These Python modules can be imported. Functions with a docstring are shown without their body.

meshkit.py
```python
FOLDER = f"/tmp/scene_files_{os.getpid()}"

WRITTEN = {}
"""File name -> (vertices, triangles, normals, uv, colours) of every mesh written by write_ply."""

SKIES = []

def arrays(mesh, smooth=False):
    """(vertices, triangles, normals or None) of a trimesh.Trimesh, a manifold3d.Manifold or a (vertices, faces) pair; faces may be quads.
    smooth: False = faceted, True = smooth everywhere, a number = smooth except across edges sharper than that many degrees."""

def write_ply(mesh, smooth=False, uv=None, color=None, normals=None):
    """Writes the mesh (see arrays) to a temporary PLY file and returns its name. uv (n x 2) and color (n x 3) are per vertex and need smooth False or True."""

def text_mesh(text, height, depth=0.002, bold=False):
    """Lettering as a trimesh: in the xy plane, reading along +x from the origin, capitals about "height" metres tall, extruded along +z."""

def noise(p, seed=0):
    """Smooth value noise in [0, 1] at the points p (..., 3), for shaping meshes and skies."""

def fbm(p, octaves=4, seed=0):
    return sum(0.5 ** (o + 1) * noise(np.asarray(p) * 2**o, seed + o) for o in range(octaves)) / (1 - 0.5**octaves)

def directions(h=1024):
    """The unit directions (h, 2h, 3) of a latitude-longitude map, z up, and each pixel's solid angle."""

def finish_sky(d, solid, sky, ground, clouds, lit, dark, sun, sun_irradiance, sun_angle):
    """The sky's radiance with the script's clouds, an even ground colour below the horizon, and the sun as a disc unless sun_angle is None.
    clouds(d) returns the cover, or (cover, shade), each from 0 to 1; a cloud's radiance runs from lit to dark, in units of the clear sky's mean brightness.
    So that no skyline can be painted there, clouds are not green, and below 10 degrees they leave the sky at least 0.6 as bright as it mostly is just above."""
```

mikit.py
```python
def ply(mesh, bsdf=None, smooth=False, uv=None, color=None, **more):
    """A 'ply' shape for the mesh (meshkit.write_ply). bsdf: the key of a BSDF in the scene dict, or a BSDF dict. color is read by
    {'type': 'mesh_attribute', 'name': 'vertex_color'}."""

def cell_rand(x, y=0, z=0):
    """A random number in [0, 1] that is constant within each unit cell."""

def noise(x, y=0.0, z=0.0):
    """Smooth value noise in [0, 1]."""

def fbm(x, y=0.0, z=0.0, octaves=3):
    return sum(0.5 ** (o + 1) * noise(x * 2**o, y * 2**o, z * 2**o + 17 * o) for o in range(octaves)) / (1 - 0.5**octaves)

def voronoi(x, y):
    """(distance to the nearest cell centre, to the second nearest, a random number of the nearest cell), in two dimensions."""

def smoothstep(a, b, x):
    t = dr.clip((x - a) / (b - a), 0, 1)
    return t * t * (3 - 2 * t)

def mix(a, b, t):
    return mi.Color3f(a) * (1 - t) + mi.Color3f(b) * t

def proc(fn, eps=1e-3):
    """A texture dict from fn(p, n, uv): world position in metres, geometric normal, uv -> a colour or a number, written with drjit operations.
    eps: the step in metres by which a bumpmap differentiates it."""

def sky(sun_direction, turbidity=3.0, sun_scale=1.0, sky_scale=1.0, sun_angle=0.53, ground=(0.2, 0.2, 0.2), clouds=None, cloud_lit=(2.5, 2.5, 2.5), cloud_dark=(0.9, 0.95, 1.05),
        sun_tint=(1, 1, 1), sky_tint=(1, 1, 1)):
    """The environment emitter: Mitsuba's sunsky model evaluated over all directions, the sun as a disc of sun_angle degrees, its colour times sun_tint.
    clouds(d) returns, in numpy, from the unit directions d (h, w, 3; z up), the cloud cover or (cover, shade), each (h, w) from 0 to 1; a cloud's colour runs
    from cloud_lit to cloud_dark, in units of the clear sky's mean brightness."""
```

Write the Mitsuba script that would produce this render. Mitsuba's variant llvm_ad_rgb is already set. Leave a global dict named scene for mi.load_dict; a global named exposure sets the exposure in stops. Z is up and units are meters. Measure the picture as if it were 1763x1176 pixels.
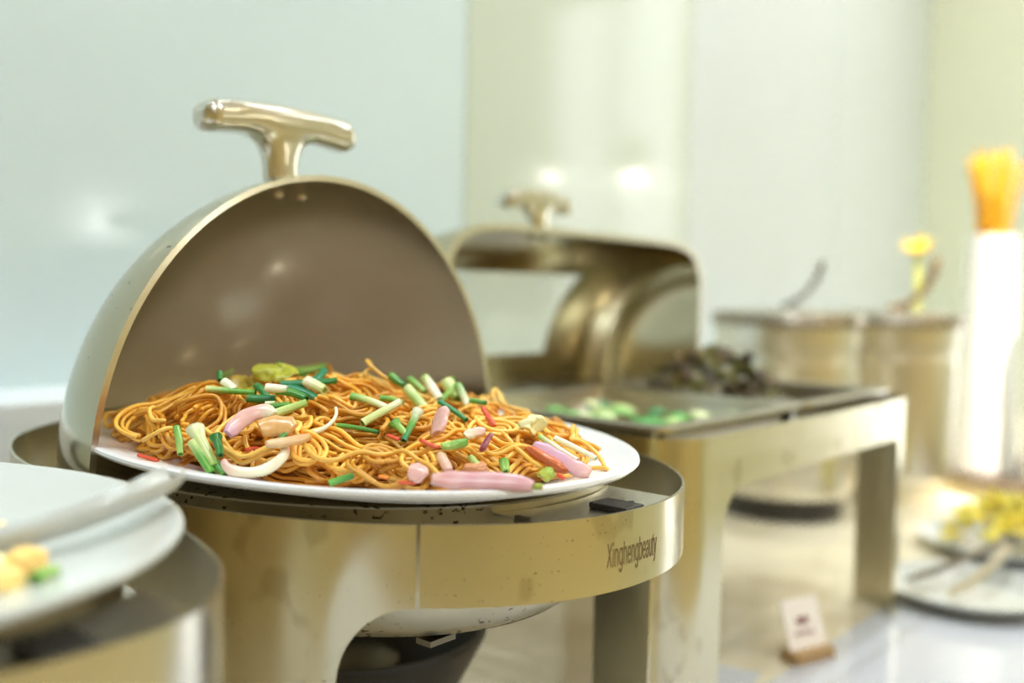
import math
import numpy as np
import drjit as dr
import mitsuba as mi
import trimesh
import mikit
import meshkit
from mikit import noise, fbm, smoothstep, mix, cell_rand

T = mi.ScalarTransform4f
PI = math.pi
scene, labels = {}, {}
rng = np.random.default_rng(7)

# ------------------------------------------------------------------ camera, light, exposure
# origin: middle of the oval chafing dish at the height of its rim; +x along the buffet, +y to the wall, +z up
YAW, PITCH, ROLL = 0.8742, 0.0523, 0.0226
EYE = np.array([-0.3977, -0.4817, 0.1011])
FWD = np.array([math.sin(YAW) * math.cos(PITCH), math.cos(YAW) * math.cos(PITCH), -math.sin(PITCH)])
RGT = np.array([math.cos(YAW), -math.sin(YAW), 0.0])
UPV = np.cross(RGT, FWD)
UPV = -RGT * math.sin(ROLL) + UPV * math.cos(ROLL)
scene['camera'] = {
    'type': 'thinlens', 'fov': math.degrees(2 * math.atan(881.5 / 1700)), 'fov_axis': 'x',
    'aperture_radius': 0.0054, 'focus_distance': 0.485, 'near_clip': 0.02, 'far_clip': 60.0,
    'to_world': T().look_at(origin=EYE.tolist(), target=(EYE + FWD).tolist(), up=UPV.tolist()),
}
exposure = 0.55

COUNTER = -0.225          # counter top
FLOOR, CEIL = -1.13, 1.60
XL, XR, YF, YB = -3.6, 2.70, -4.2, 0.50   # the room
LAMP_WARM = (1.0, 0.88, 0.68)
LAMP_NEUTRAL = (1.0, 0.99, 0.96)
LAMP_COOL = (0.76, 0.90, 1.0)


def emit(rgb, k):
    return {'type': 'area', 'radiance': {'type': 'rgb', 'value': [float(c * k) for c in rgb]}}


DOWNLIGHTS = [  # x, y, colour, strength: recessed spots in the ceiling
    (-1.0, -0.9, LAMP_NEUTRAL, 90), (-0.1, -0.8, LAMP_NEUTRAL, 200), (1.3, -0.45, LAMP_WARM, 50),
    (-0.60, 0.05, LAMP_COOL, 210), (0.42, 0.08, LAMP_COOL, 130),
    (2.05, -0.05, LAMP_NEUTRAL, 160), (1.45, 0.0, LAMP_NEUTRAL, 120), (0.85, 0.05, LAMP_NEUTRAL, 80),
    (-1.6, -2.4, LAMP_WARM, 330), (0.4, -2.6, LAMP_WARM, 330), (1.8, -2.6, LAMP_WARM, 300),
]
CEILING_PANELS = [(0.3, -1.5, LAMP_COOL, 6.0), (1.6, -1.1, LAMP_COOL, 4.0), (-1.2, -1.2, LAMP_COOL, 7.0)]
WINDOW_GLOW = ((0.90, 0.96, 1.0), 2.0)
PENDANTS = [(2.45, -0.745, 0.522), (2.56, -0.45, 0.520)]
SPOT = ((1.08, -0.62, 1.50), (1.452, -0.03, 0.0), (34.0, 31.5, 27.0))   # the adjustable spotlight over the vases

# ------------------------------------------------------------------ helpers


def numbered(key):
    if key not in scene and key not in labels:
        return key
    n = 1
    while f'{key}_{n:03d}' in scene or f'{key}_{n:03d}' in labels:
        n += 1
    return f'{key}_{n:03d}'


def thing(name, label, cat, group=None, kind=None):
    key = numbered(name)
    labels[key] = {'label': label, 'category': cat}
    if group:
        labels[key]['group'] = group
    if kind:
        labels[key]['kind'] = kind
    return key


def obj(name, mesh, mat, parent=None, smooth=30, color=None, label=None, **more):
    key = numbered(f'{parent}__{name}' if parent else name)
    scene[key] = mikit.ply(mesh, mat, smooth=True if color is not None else smooth, color=color, **more)
    if label and parent:
        labels[key] = {'label': label}
    return key


def tag(key, label, cat, group=None, kind=None):
    labels[key] = {'label': label, 'category': cat}
    if group:
        labels[key]['group'] = group
    if kind:
        labels[key]['kind'] = kind
    return key


def struct(name, mesh, mat, label=None, smooth=False, parent=None):
    key = obj(name, mesh, mat, parent, smooth=smooth)
    if not parent:
        labels[key] = {'kind': 'structure', 'label': label, 'category': name.split('_')[0]}
    return key


def cat(*ms):
    return trimesh.util.concatenate([m if isinstance(m, trimesh.Trimesh) else trimesh.Trimesh(m[0], m[1], process=False) for m in ms])


def box(x0, x1, y0, y1, z0, z1, bevel=0.0):
    if bevel:
        import manifold3d as m3
        c = m3.Manifold.batch_hull([m3.Manifold.sphere(bevel, 12).translate((x, y, z)) for x in (x0 + bevel, x1 - bevel)
                                    for y in (y0 + bevel, y1 - bevel) for z in (z0 + bevel, z1 - bevel)])
        m = c.to_mesh()
        return trimesh.Trimesh(m.vert_properties[:, :3], m.tri_verts, process=False)
    m = trimesh.creation.box((x1 - x0, y1 - y0, z1 - z0))
    m.apply_translation(((x0 + x1) / 2, (y0 + y1) / 2, (z0 + z1) / 2))
    return m


def quads(nu, nv, closed_u=False, mask=None):
    """Triangles of a grid of nu x nv vertices (index = i * nv + j)."""
    i, j = np.meshgrid(np.arange(nu if closed_u else nu - 1), np.arange(nv - 1), indexing='ij')
    if mask is not None:
        i, j = i[mask], j[mask]
    i, j = i.ravel(), j.ravel()
    k = (i + 1) % nu
    a, b, c, d = i * nv + j, k * nv + j, k * nv + j + 1, i * nv + j + 1
    return np.vstack([np.stack([a, b, c], 1), np.stack([a, c, d], 1)])


def sgp(v, e):
    return np.sign(v) * np.abs(v) ** e


def oval(a, b, n=2.0, count=160, cx=0.0, cy=0.0, rot=0.0):
    t = np.arange(count) / count * 2 * PI
    x, y = a * sgp(np.cos(t), 2 / n), b * sgp(np.sin(t), 2 / n)
    return np.stack([cx + x * math.cos(rot) - y * math.sin(rot), cy + x * math.sin(rot) + y * math.cos(rot)], 1)


def oval_lathe(profile, a, b, n=2.0, count=128, cx=0.0, cy=0.0, rot=0.0):
    """Turned body with an oval plan: the profile is (inset from the outer oval in metres, z), from the axis out and back, closed at its ends."""
    prof = np.asarray(profile, float)
    rows = []
    for inset, z in prof:
        if inset >= min(a, b) - 1e-6:
            p = np.zeros((count, 2)) + [cx, cy]
        else:
            p = oval(a - inset, b - inset, n, count, cx, cy, rot)
        rows.append(np.column_stack([p, np.full(count, z)]))
    v = np.stack(rows, 1).reshape(-1, 3)
    f = quads(count, len(prof), True)
    m = trimesh.Trimesh(v, f, process=False)
    m.merge_vertices()
    m.update_faces(m.nondegenerate_faces())
    if m.is_watertight and m.volume < 0:
        m.invert()
    return m


def lathe(profile, cx=0.0, cy=0.0, z0=0.0, count=64):
    """profile: (radius, z) from the lower axis, outside, to the upper axis."""
    prof = np.asarray(profile, float)
    t = np.arange(count) / count * 2 * PI
    v = np.stack([np.outer(np.cos(t), prof[:, 0]) + cx, np.outer(np.sin(t), prof[:, 0]) + cy, np.tile(prof[:, 1] + z0, (count, 1))], -1).reshape(-1, 3)
    m = trimesh.Trimesh(v, quads(count, len(prof), True), process=False)
    m.merge_vertices()
    m.update_faces(m.nondegenerate_faces())
    return m


def resample(p, n):
    """n points along a smooth curve through the points p."""
    from scipy.interpolate import CubicSpline, interp1d
    p = np.asarray(p, float)
    s = np.r_[0, np.cumsum(np.linalg.norm(np.diff(p, axis=0), axis=1))]
    fn = CubicSpline(s, p) if len(p) > 2 else interp1d(s, p, axis=0)
    return fn(np.linspace(0, s[-1], n))


def frames(p, up=(0, 0, 1)):
    t = np.gradient(p, axis=0)
    t /= np.linalg.norm(t, axis=1, keepdims=True) + 1e-12
    side = np.cross(t, up)
    bad = np.linalg.norm(side, axis=1) < 0.15
    if bad.any():
        side[bad] = np.cross(t[bad], (0.6, 0.7, 0.2))
    side /= np.linalg.norm(side, axis=1, keepdims=True)
    return t, side, np.cross(side, t)


def tube(p, r, sides=8, flat=1.0, caps=True, ru=None, bulge=0.0):
    """Tube along p; r may vary; flat squeezes it along the up direction."""
    p = np.asarray(p, float)
    r = np.broadcast_to(np.asarray(r, float), (len(p),))
    ru = r * flat if ru is None else np.broadcast_to(np.asarray(ru, float), (len(p),))
    t, s, u = frames(p)
    a = np.arange(sides) / sides * 2 * PI
    v = p[:, None] + np.cos(a)[None, :, None] * s[:, None] * r[:, None, None] + np.sin(a)[None, :, None] * u[:, None] * ru[:, None, None]
    v = v.reshape(-1, 3)
    f = quads(len(p), sides + 1)
    # close round: index j of sides+1 wraps
    i, j = np.meshgrid(np.arange(len(p) - 1), np.arange(sides), indexing='ij')
    i, j = i.ravel(), j.ravel()
    k = (j + 1) % sides
    A, B, C, D = i * sides + j, (i + 1) * sides + j, (i + 1) * sides + k, i * sides + k
    f = np.vstack([np.stack([A, C, B], 1), np.stack([A, D, C], 1)])
    if caps:
        n = len(v)
        e0, e1 = p[0] - t[0] * bulge * r[0], p[-1] + t[-1] * bulge * r[-1]
        v = np.vstack([v, e0, e1])
        j = np.arange(sides)
        k = (j + 1) % sides
        f = np.vstack([f, np.stack([np.full(sides, n), k, j], 1), np.stack([np.full(sides, n + 1), (len(p) - 1) * sides + j, (len(p) - 1) * sides + k], 1)])
    return trimesh.Trimesh(v, f[:, ::-1], process=False)


def shell(outer, inner, nu, nv, closed_u=False, mask=None):
    """A sheet with thickness between two grids of vertices (nu*nv, 3); every open border gets an edge face."""
    f = quads(nu, nv, closed_u, mask)
    n = len(outer)
    e = np.vstack([f[:, [0, 1]], f[:, [1, 2]], f[:, [2, 0]]])
    key = np.sort(e, 1)
    _, inv, cnt = np.unique(key, axis=0, return_inverse=True, return_counts=True)
    b = e[cnt[inv.ravel()] == 1]
    side = np.vstack([np.stack([b[:, 1], b[:, 0], b[:, 0] + n], 1), np.stack([b[:, 1], b[:, 0] + n, b[:, 1] + n], 1)])
    m = trimesh.Trimesh(np.vstack([outer, inner]), np.vstack([f, f[:, ::-1] + n, side]), process=False)
    m.remove_unreferenced_vertices()
    return m


def band(path, ztop, zbot, thick, rows=10, closed=False):
    """Upright sheet along the plan curve path (n, 2), its outside to the right of the walking direction; ztop and zbot per point."""
    path = np.asarray(path, float)
    n = len(path)
    ztop, zbot = np.broadcast_to(ztop, (n,)), np.broadcast_to(zbot, (n,))
    if closed:
        t = np.roll(path, -1, 0) - np.roll(path, 1, 0)
    else:
        t = np.gradient(path, axis=0)
    t /= np.linalg.norm(t, axis=1, keepdims=True)
    nin = np.stack([-t[:, 1], t[:, 0]], 1)
    w = np.linspace(0, 1, rows)
    z = zbot[:, None] * (1 - w) + ztop[:, None] * w
    def grid(xy):
        return np.concatenate([np.repeat(xy[:, None], rows, 1), z[..., None]], -1).reshape(-1, 3)
    return shell(grid(path), grid(path + nin * thick), n, rows, closed)


def sheet_mesh(v, f):
    return trimesh.Trimesh(v, f, process=False)


def rounded_rect(x0, x1, y0, y1, r, seg=10):
    pts = []
    for cx, cy, a0 in ((x1 - r, y0 + r, -90), (x1 - r, y1 - r, 0), (x0 + r, y1 - r, 90), (x0 + r, y0 + r, 180)):
        for k in range(seg + 1):
            a = math.radians(a0 + 90 * k / seg)
            pts.append((cx + r * math.cos(a), cy + r * math.sin(a)))
    return np.array(pts)


def subdivided(path, step, closed=True):
    p = np.vstack([path, path[:1]]) if closed else np.asarray(path)
    s = np.r_[0, np.cumsum(np.linalg.norm(np.diff(p, axis=0), axis=1))]
    n = max(4, int(s[-1] / step))
    q = np.linspace(0, s[-1], n + (0 if closed else 1), endpoint=not closed)
    return np.stack([np.interp(q, s, p[:, 0]), np.interp(q, s, p[:, 1])], 1)


def loft(loops, close_top=False, close_bottom=False):
    """Loops of equal length, one above the other, joined by quads; optional flat ends."""
    n = len(loops[0])
    v = np.vstack(loops)
    fs = []
    for k in range(len(loops) - 1):
        i = np.arange(n)
        j = (i + 1) % n
        a, b, c, d = k * n + i, k * n + j, (k + 1) * n + j, (k + 1) * n + i
        fs += [np.stack([a, b, c], 1), np.stack([a, c, d], 1)]
    for flag, k, rev in ((close_bottom, 0, True), (close_top, len(loops) - 1, False)):
        if flag:
            v = np.vstack([v, loops[k].mean(0)])
            i = np.arange(n)
            j = (i + 1) % n
            t = np.stack([k * n + i, k * n + j, np.full(n, len(v) - 1)], 1)
            fs.append(t[:, ::-1] if rev else t)
    return trimesh.Trimesh(v, np.vstack(fs), process=False)


def ringloop(xy, z):
    return np.column_stack([xy, np.full(len(xy), z)])

# ------------------------------------------------------------------ materials


def rgb(*c):
    return {'type': 'rgb', 'value': [float(x) for x in c]}


def srgb(r, g, b):
    return tuple(((c / 255 + 0.055) / 1.055) ** 2.4 if c > 10 else c / 255 / 12.92 for c in (r, g, b))


def principled(name, color, rough=0.4, spec=0.5, metallic=0.0, two=True, bump=None, **more):
    d = {'type': 'principled', 'base_color': color if isinstance(color, dict) else rgb(*color),
         'roughness': rough if isinstance(rough, dict) else float(rough), 'metallic': float(metallic), **more}
    if not metallic:
        d['specular'] = float(spec)
    if bump:
        d = {'type': 'bumpmap', 'arbitrary': bump[0], 'scale': bump[1], 'bsdf': d}
    scene[name] = {'type': 'twosided', 'bsdf': d} if two else d
    return name


def specks(p, n, uv):
    """Brushed steel with grains of dried splash: dark dots and a few pale rubbed patches."""
    a = noise(p.x * 760, p.y * 760, p.z * 760)
    b = noise(p.x * 38 + 5, p.y * 38, p.z * 38)
    dot = smoothstep(0.90, 0.94, a) * smoothstep(0.5, 0.62, b)
    rub = smoothstep(0.62, 0.74, fbm(p.x * 60, p.y * 60, p.z * 34, 3))
    base = mix((0.74, 0.68, 0.51), (0.60, 0.535, 0.38), rub)
    return mix(base, (0.10, 0.075, 0.04), dot * 0.85)


def steel_rough(p, n, uv):
    return 0.15 + 0.11 * fbm(p.x * 35, p.y * 35, p.z * 80, 3)


def lid_specks(p, n, uv):
    a = noise(p.x * 300, p.y * 300, p.z * 300)
    b = noise(p.x * 23 + 9, p.y * 23, p.z * 23)
    return mix((0.53, 0.485, 0.35), (0.12, 0.10, 0.06), smoothstep(0.90, 0.94, a) * smoothstep(0.5, 0.6, b))


def inner_rough(p, n, uv):
    return 0.25 + 0.12 * fbm(p.x * 26, p.y * 26, p.z * 26, 3)


def grime(p, n, uv):
    a = fbm(p.x * 330, p.y * 330, p.z * 380, 3)
    b = noise(p.x * 30 + 3, p.y * 30, p.z * 24)
    return mix((0.58, 0.52, 0.37), (0.09, 0.06, 0.025), smoothstep(0.64, 0.72, a) * smoothstep(0.45, 0.62, b))


def stone(p, n, uv):
    a = fbm(p.x * 7, p.y * 7 + 3, p.z * 7, 4)
    return mix((0.70, 0.64, 0.50), (0.58, 0.51, 0.38), smoothstep(0.42, 0.62, a))


def wood(p, n, uv):
    g = fbm(p.x * 3 + 2, p.y * 60, p.z * 40, 3)
    return mix((0.42, 0.27, 0.12), (0.30, 0.17, 0.07), g)


def carpet(p, n, uv):
    return mix((0.57, 0.52, 0.32), (0.49, 0.44, 0.27), noise(p.x * 90, p.y * 90, 0))


P = mikit.proc
principled('steel_frame', P(specks), P(steel_rough), metallic=1.0)
principled('steel_lid', P(lid_specks), 0.16, metallic=1.0)
principled('steel_inside', (0.53, 0.485, 0.35), P(inner_rough), metallic=1.0)
principled('steel_inside_bright', (0.53, 0.485, 0.35), 0.15, metallic=1.0)
principled('steel_grime', P(grime), 0.36, metallic=1.0)
principled('steel_polished', (0.76, 0.72, 0.64), 0.13, metallic=1.0)
principled('steel_satin', (0.70, 0.66, 0.58), 0.22, metallic=1.0)
principled('steel_pot', (0.82, 0.79, 0.71), 0.30, metallic=1.0)
principled('steel_inner_shade', (0.53, 0.485, 0.35), 0.28, metallic=1.0)  # inner sheet faces: shade put into a darker steel colour
principled('steel_dark', (0.20, 0.18, 0.15), 0.35, metallic=1.0)
principled('black_rubber', (0.02, 0.02, 0.02), 0.35)
principled('black_metal', (0.025, 0.022, 0.02), 0.45)
principled('etched', (0.17, 0.11, 0.045), 0.6, spec=0.2)
principled('melamine', (0.74, 0.75, 0.79), 0.12, spec=0.5)
principled('porcelain', (0.52, 0.54, 0.53), 0.15, spec=0.5)
principled('vase_white', (0.88, 0.88, 0.86), 0.25)
for _n, _c in (('mint', (0.61, 0.73, 0.78)), ('lime', (0.555, 0.62, 0.55)), ('pale', (0.62, 0.68, 0.71))):   # back painted glass; the tints carry cool and warm light along the wall
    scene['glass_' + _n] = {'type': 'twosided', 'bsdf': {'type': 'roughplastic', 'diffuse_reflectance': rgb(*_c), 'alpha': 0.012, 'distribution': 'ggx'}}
principled('seam_dark', (0.33, 0.40, 0.34), 0.5)
principled('ledge_white', (0.60, 0.63, 0.66), 0.2)
principled('counter_stone', P(stone), 0.12)
principled('counter_white', (0.50, 0.52, 0.58), 0.15)
principled('wall_paint', (0.66, 0.70, 0.56), 0.5)
principled('tan_wall', (0.65, 0.55, 0.285), 0.6)
principled('ceiling_paint', (0.70, 0.64, 0.50), 0.7)
principled('carpet', P(carpet), 0.9, spec=0.1)
principled('wood', P(wood), 0.4)
principled('wood_pale', (0.62, 0.50, 0.28), 0.5)
principled('wood_dark', (0.05, 0.03, 0.015), 0.4)
principled('white_frame', (0.8, 0.8, 0.8), 0.4)
principled('food', {'type': 'mesh_attribute', 'name': 'vertex_color'}, 0.28, spec=0.5)
principled('noodle', {'type': 'mesh_attribute', 'name': 'vertex_color'}, 0.22, spec=0.6, clearcoat=0.5, clearcoat_gloss=0.85)
principled('waxy', {'type': 'mesh_attribute', 'name': 'vertex_color'}, 0.22, spec=0.5)
principled('paper', (0.82, 0.76, 0.74), 0.6)
principled('ink', (0.22, 0.10, 0.10), 0.6)
principled('pot_lip', (0.35, 0.31, 0.25), 0.3, metallic=1.0)
scene['clear_pane'] = {'type': 'thindielectric'}

# ------------------------------------------------------------------ the setting
struct('floor', box(XL, XR, YF, YB + 0.1, FLOOR - 0.05, FLOOR), 'carpet', 'brown carpet floor of the dining room')
struct('ceiling', box(XL, XR, YF, YB + 0.1, CEIL, CEIL + 0.05), 'ceiling_paint', 'cream ceiling with recessed downlights')
struct('wall_back', box(XL, XR + 0.1, YB + 0.012, YB + 0.1, FLOOR, CEIL), 'seam_dark', 'mint green glass wall behind the buffet')
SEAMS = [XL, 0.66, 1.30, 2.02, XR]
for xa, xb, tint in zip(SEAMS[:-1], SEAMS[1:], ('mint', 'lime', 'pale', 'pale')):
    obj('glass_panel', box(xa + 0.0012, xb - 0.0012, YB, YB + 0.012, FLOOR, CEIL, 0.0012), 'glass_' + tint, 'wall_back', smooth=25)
# return wall with a lit window in it, out of the picture to the right
WY0, WY1, WZ0, WZ1 = -0.98, -0.30, -0.75, 1.25
struct('wall_right', cat(box(XR, XR + 0.1, WY1, YB, FLOOR, CEIL), box(XR, XR + 0.1, YF, WY0, FLOOR, CEIL),
                         box(XR, XR + 0.1, WY0, WY1, FLOOR, WZ0), box(XR, XR + 0.1, WY0, WY1, WZ1, CEIL)), 'wall_paint', 'pale yellow green return wall at the end of the buffet')
struct('wall_left', box(XL - 0.1, XL, YF, YB, FLOOR, CEIL), 'tan_wall', 'tan wall at the near end of the room')
struct('wall_front', box(XL, XR, YF - 0.1, YF, FLOOR, CEIL), 'tan_wall', 'tan wall across the room')
w = struct('window_1', cat(box(XR - 0.01, XR + 0.08, WY0, WY0 + 0.05, WZ0, WZ1), box(XR - 0.01, XR + 0.08, WY1 - 0.05, WY1, WZ0, WZ1),
                           box(XR - 0.01, XR + 0.08, WY0 + 0.05, WY1 - 0.05, WZ0, WZ0 + 0.05), box(XR - 0.01, XR + 0.08, WY0 + 0.05, WY1 - 0.05, WZ1 - 0.05, WZ1),
                           box(XR - 0.01, XR + 0.08, (WY0 + WY1) / 2 - 0.02, (WY0 + WY1) / 2 + 0.02, WZ0 + 0.05, WZ1 - 0.05)), 'white_frame', 'white framed daylight window in the return wall')
for ya, yb in ((WY0 + 0.05, (WY0 + WY1) / 2 - 0.02), ((WY0 + WY1) / 2 + 0.02, WY1 - 0.05)):
    q = (np.array([[XR + 0.04, ya, WZ0 + 0.05], [XR + 0.04, ya, WZ1 - 0.05], [XR + 0.04, yb, WZ1 - 0.05], [XR + 0.04, yb, WZ0 + 0.05]]), np.array([[0, 1, 2], [0, 2, 3]]))
    k = obj('frosted_pane', sheet_mesh(*q), 'white_frame', w, smooth=False)
    scene[k]['emitter'] = emit(*WINDOW_GLOW)

# counter: stone under the chafing dishes, white front border, raised ledge along the wall
CY_EDGE = -0.128
struct('counter_top', box(-3.0, XR, CY_EDGE, 0.38, COUNTER - 0.04, COUNTER), 'counter_stone', 'beige stone buffet counter under the chafing dishes')
struct('trim_1', box(-3.0, XR, -0.44, CY_EDGE - 0.001, COUNTER - 0.04, COUNTER + 0.0005, 0.0), 'counter_white', 'glossy white front border of the buffet counter')
struct('trim_2', box(-3.0, XR, -0.42, -0.39, FLOOR, COUNTER - 0.04), 'wood', 'wooden front panel under the buffet counter')
struct('trim_3', box(-3.0, XR, 0.38, YB, COUNTER - 0.04, -0.005, 0.004), 'ledge_white', 'low white ledge between the counter and the glass wall', smooth=25)

# lamps
for i, (x, y, c, k) in enumerate(DOWNLIGHTS):
    t = thing('downlight', 'recessed round ceiling downlight over the buffet', 'ceiling light', 'ceiling downlights')
    obj('trim_ring', lathe([(0.05, 0.0), (0.068, 0.0), (0.068, -0.008), (0.05, -0.006), (0.05, 0.0)][::-1], x, y, CEIL, 32), 'white_frame', t)
    a = np.arange(24) / 24 * 2 * PI
    v = np.vstack([np.column_stack([x + 0.05 * np.cos(a), y + 0.05 * np.sin(a), np.full(24, CEIL - 0.004)]), [[x, y, CEIL - 0.004]]])
    j = np.arange(24)
    q = obj('lens', sheet_mesh(v, np.stack([(j + 1) % 24, j, np.full(24, 24)], 1)), 'white_frame', t, smooth=False)
    scene[q]['emitter'] = emit(c, k)
for x, y, c, k in CEILING_PANELS:
    t = thing('light_panel', 'square flat ceiling light panel over the aisle', 'ceiling light', 'ceiling light panels')
    obj('frame', cat(box(x - .32, x + .32, y - .32, y - .30, CEIL - .012, CEIL), box(x - .32, x + .32, y + .30, y + .32, CEIL - .012, CEIL),
                     box(x - .32, x - .30, y - .30, y + .30, CEIL - .012, CEIL), box(x + .30, x + .32, y - .30, y + .30, CEIL - .012, CEIL)), 'white_frame', t, smooth=False)
    v = np.array([[x - .3, y - .3, CEIL - .006], [x + .3, y - .3, CEIL - .006], [x + .3, y + .3, CEIL - .006], [x - .3, y + .3, CEIL - .006]])
    q = obj('diffuser', sheet_mesh(v, np.array([[0, 2, 1], [0, 3, 2]])), 'white_frame', t, smooth=False)
    scene[q]['emitter'] = emit(c, k)
t = thing('spotlight', 'adjustable ceiling spotlight aimed at the white vases', 'ceiling light')
_a, _b = np.array(SPOT[0]), np.array(SPOT[1])
_d = (_b - _a) / np.linalg.norm(_b - _a)
obj('can', tube([_a - _d * 0.10, _a - _d * 0.012], 0.035, 24), 'white_frame', t, smooth=40)
obj('stem', tube([_a - _d * 0.06, (SPOT[0][0], SPOT[0][1], CEIL)], 0.006, 8), 'white_frame', t)
scene['spotlight_beam'] = {'type': 'spot', 'to_world': T().look_at(origin=list(SPOT[0]), target=list(SPOT[1]), up=[0, 0, 1]),
                           'intensity': rgb(*SPOT[2]), 'cutoff_angle': 10.5, 'beam_width': 7.5}
for i, (x, y, z) in enumerate(PENDANTS):
    t = thing('pendant_lamp', ('nearer', 'farther')[i] + ' cone shaded pendant lamp hanging over the aisle', 'pendant lamp')
    obj('shade', lathe([(0.075, 0.0), (0.018, 0.14), (0.015, 0.14), (0.071, 0.0), (0.075, 0.0)], x, y, z, 40), 'ceiling_paint', t)
    q = obj('bulb', trimesh.creation.icosphere(2, 0.032), 'white_frame', t, smooth=True)
    scene[q]['to_world'] = T().translate([x, y, z - 0.006])
    scene[q]['emitter'] = emit((1.0, 0.96, 0.88), 45)
    obj('cord', tube([(x, y, z + 0.13), (x, y, CEIL)], 0.003, 6), 'black_rubber', t)

t = thing('wall_lamp', 'slanted glowing tube lamp on the far wall of the dining room', 'wall lamp')
q = obj('tube', tube([(2.45, -4.12, 0.487), (2.595, -4.12, 0.402)], 0.035, 16), 'white_frame', t)
scene[q]['emitter'] = emit((0.95, 0.98, 1.0), 40)
obj('base', box(2.50, 2.55, YF, -4.15, 0.42, 0.47), 'white_frame', t)

# ------------------------------------------------------------------ chafing dish with the noodles
RA, RB, RN = 0.1612, 0.235, 2.1
BH = 0.036


def lower_edge(path, legs, base, foot, fillet):
    """Lower edge of a side sheet: at base, dropping to foot over the legs (ranges of arc length), with rounded inner corners."""
    s = np.r_[0, np.cumsum(np.linalg.norm(np.diff(path, axis=0), axis=1))]
    z = np.full(len(s), base)
    for a, b in legs:
        inside = (s >= a) & (s <= b)
        z[inside] = foot
        for side, edge in ((-1, a), (1, b)):
            d = (s - edge) * side
            m = (d > 0) & (d < fillet)
            q = 1 - d[m] / fillet
            z[m] = np.minimum(z[m], base - fillet * (1 - np.sqrt(np.maximum(0, 1 - q ** 2))) * 1.15)
    return z


def dense(path, step=0.0012):
    s = np.r_[0, np.cumsum(np.linalg.norm(np.diff(path, axis=0), axis=1))]
    q = np.linspace(0, s[-1], int(s[-1] / step))
    return np.stack([np.interp(q, s, path[:, 0]), np.interp(q, s, path[:, 1])], 1)


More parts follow.
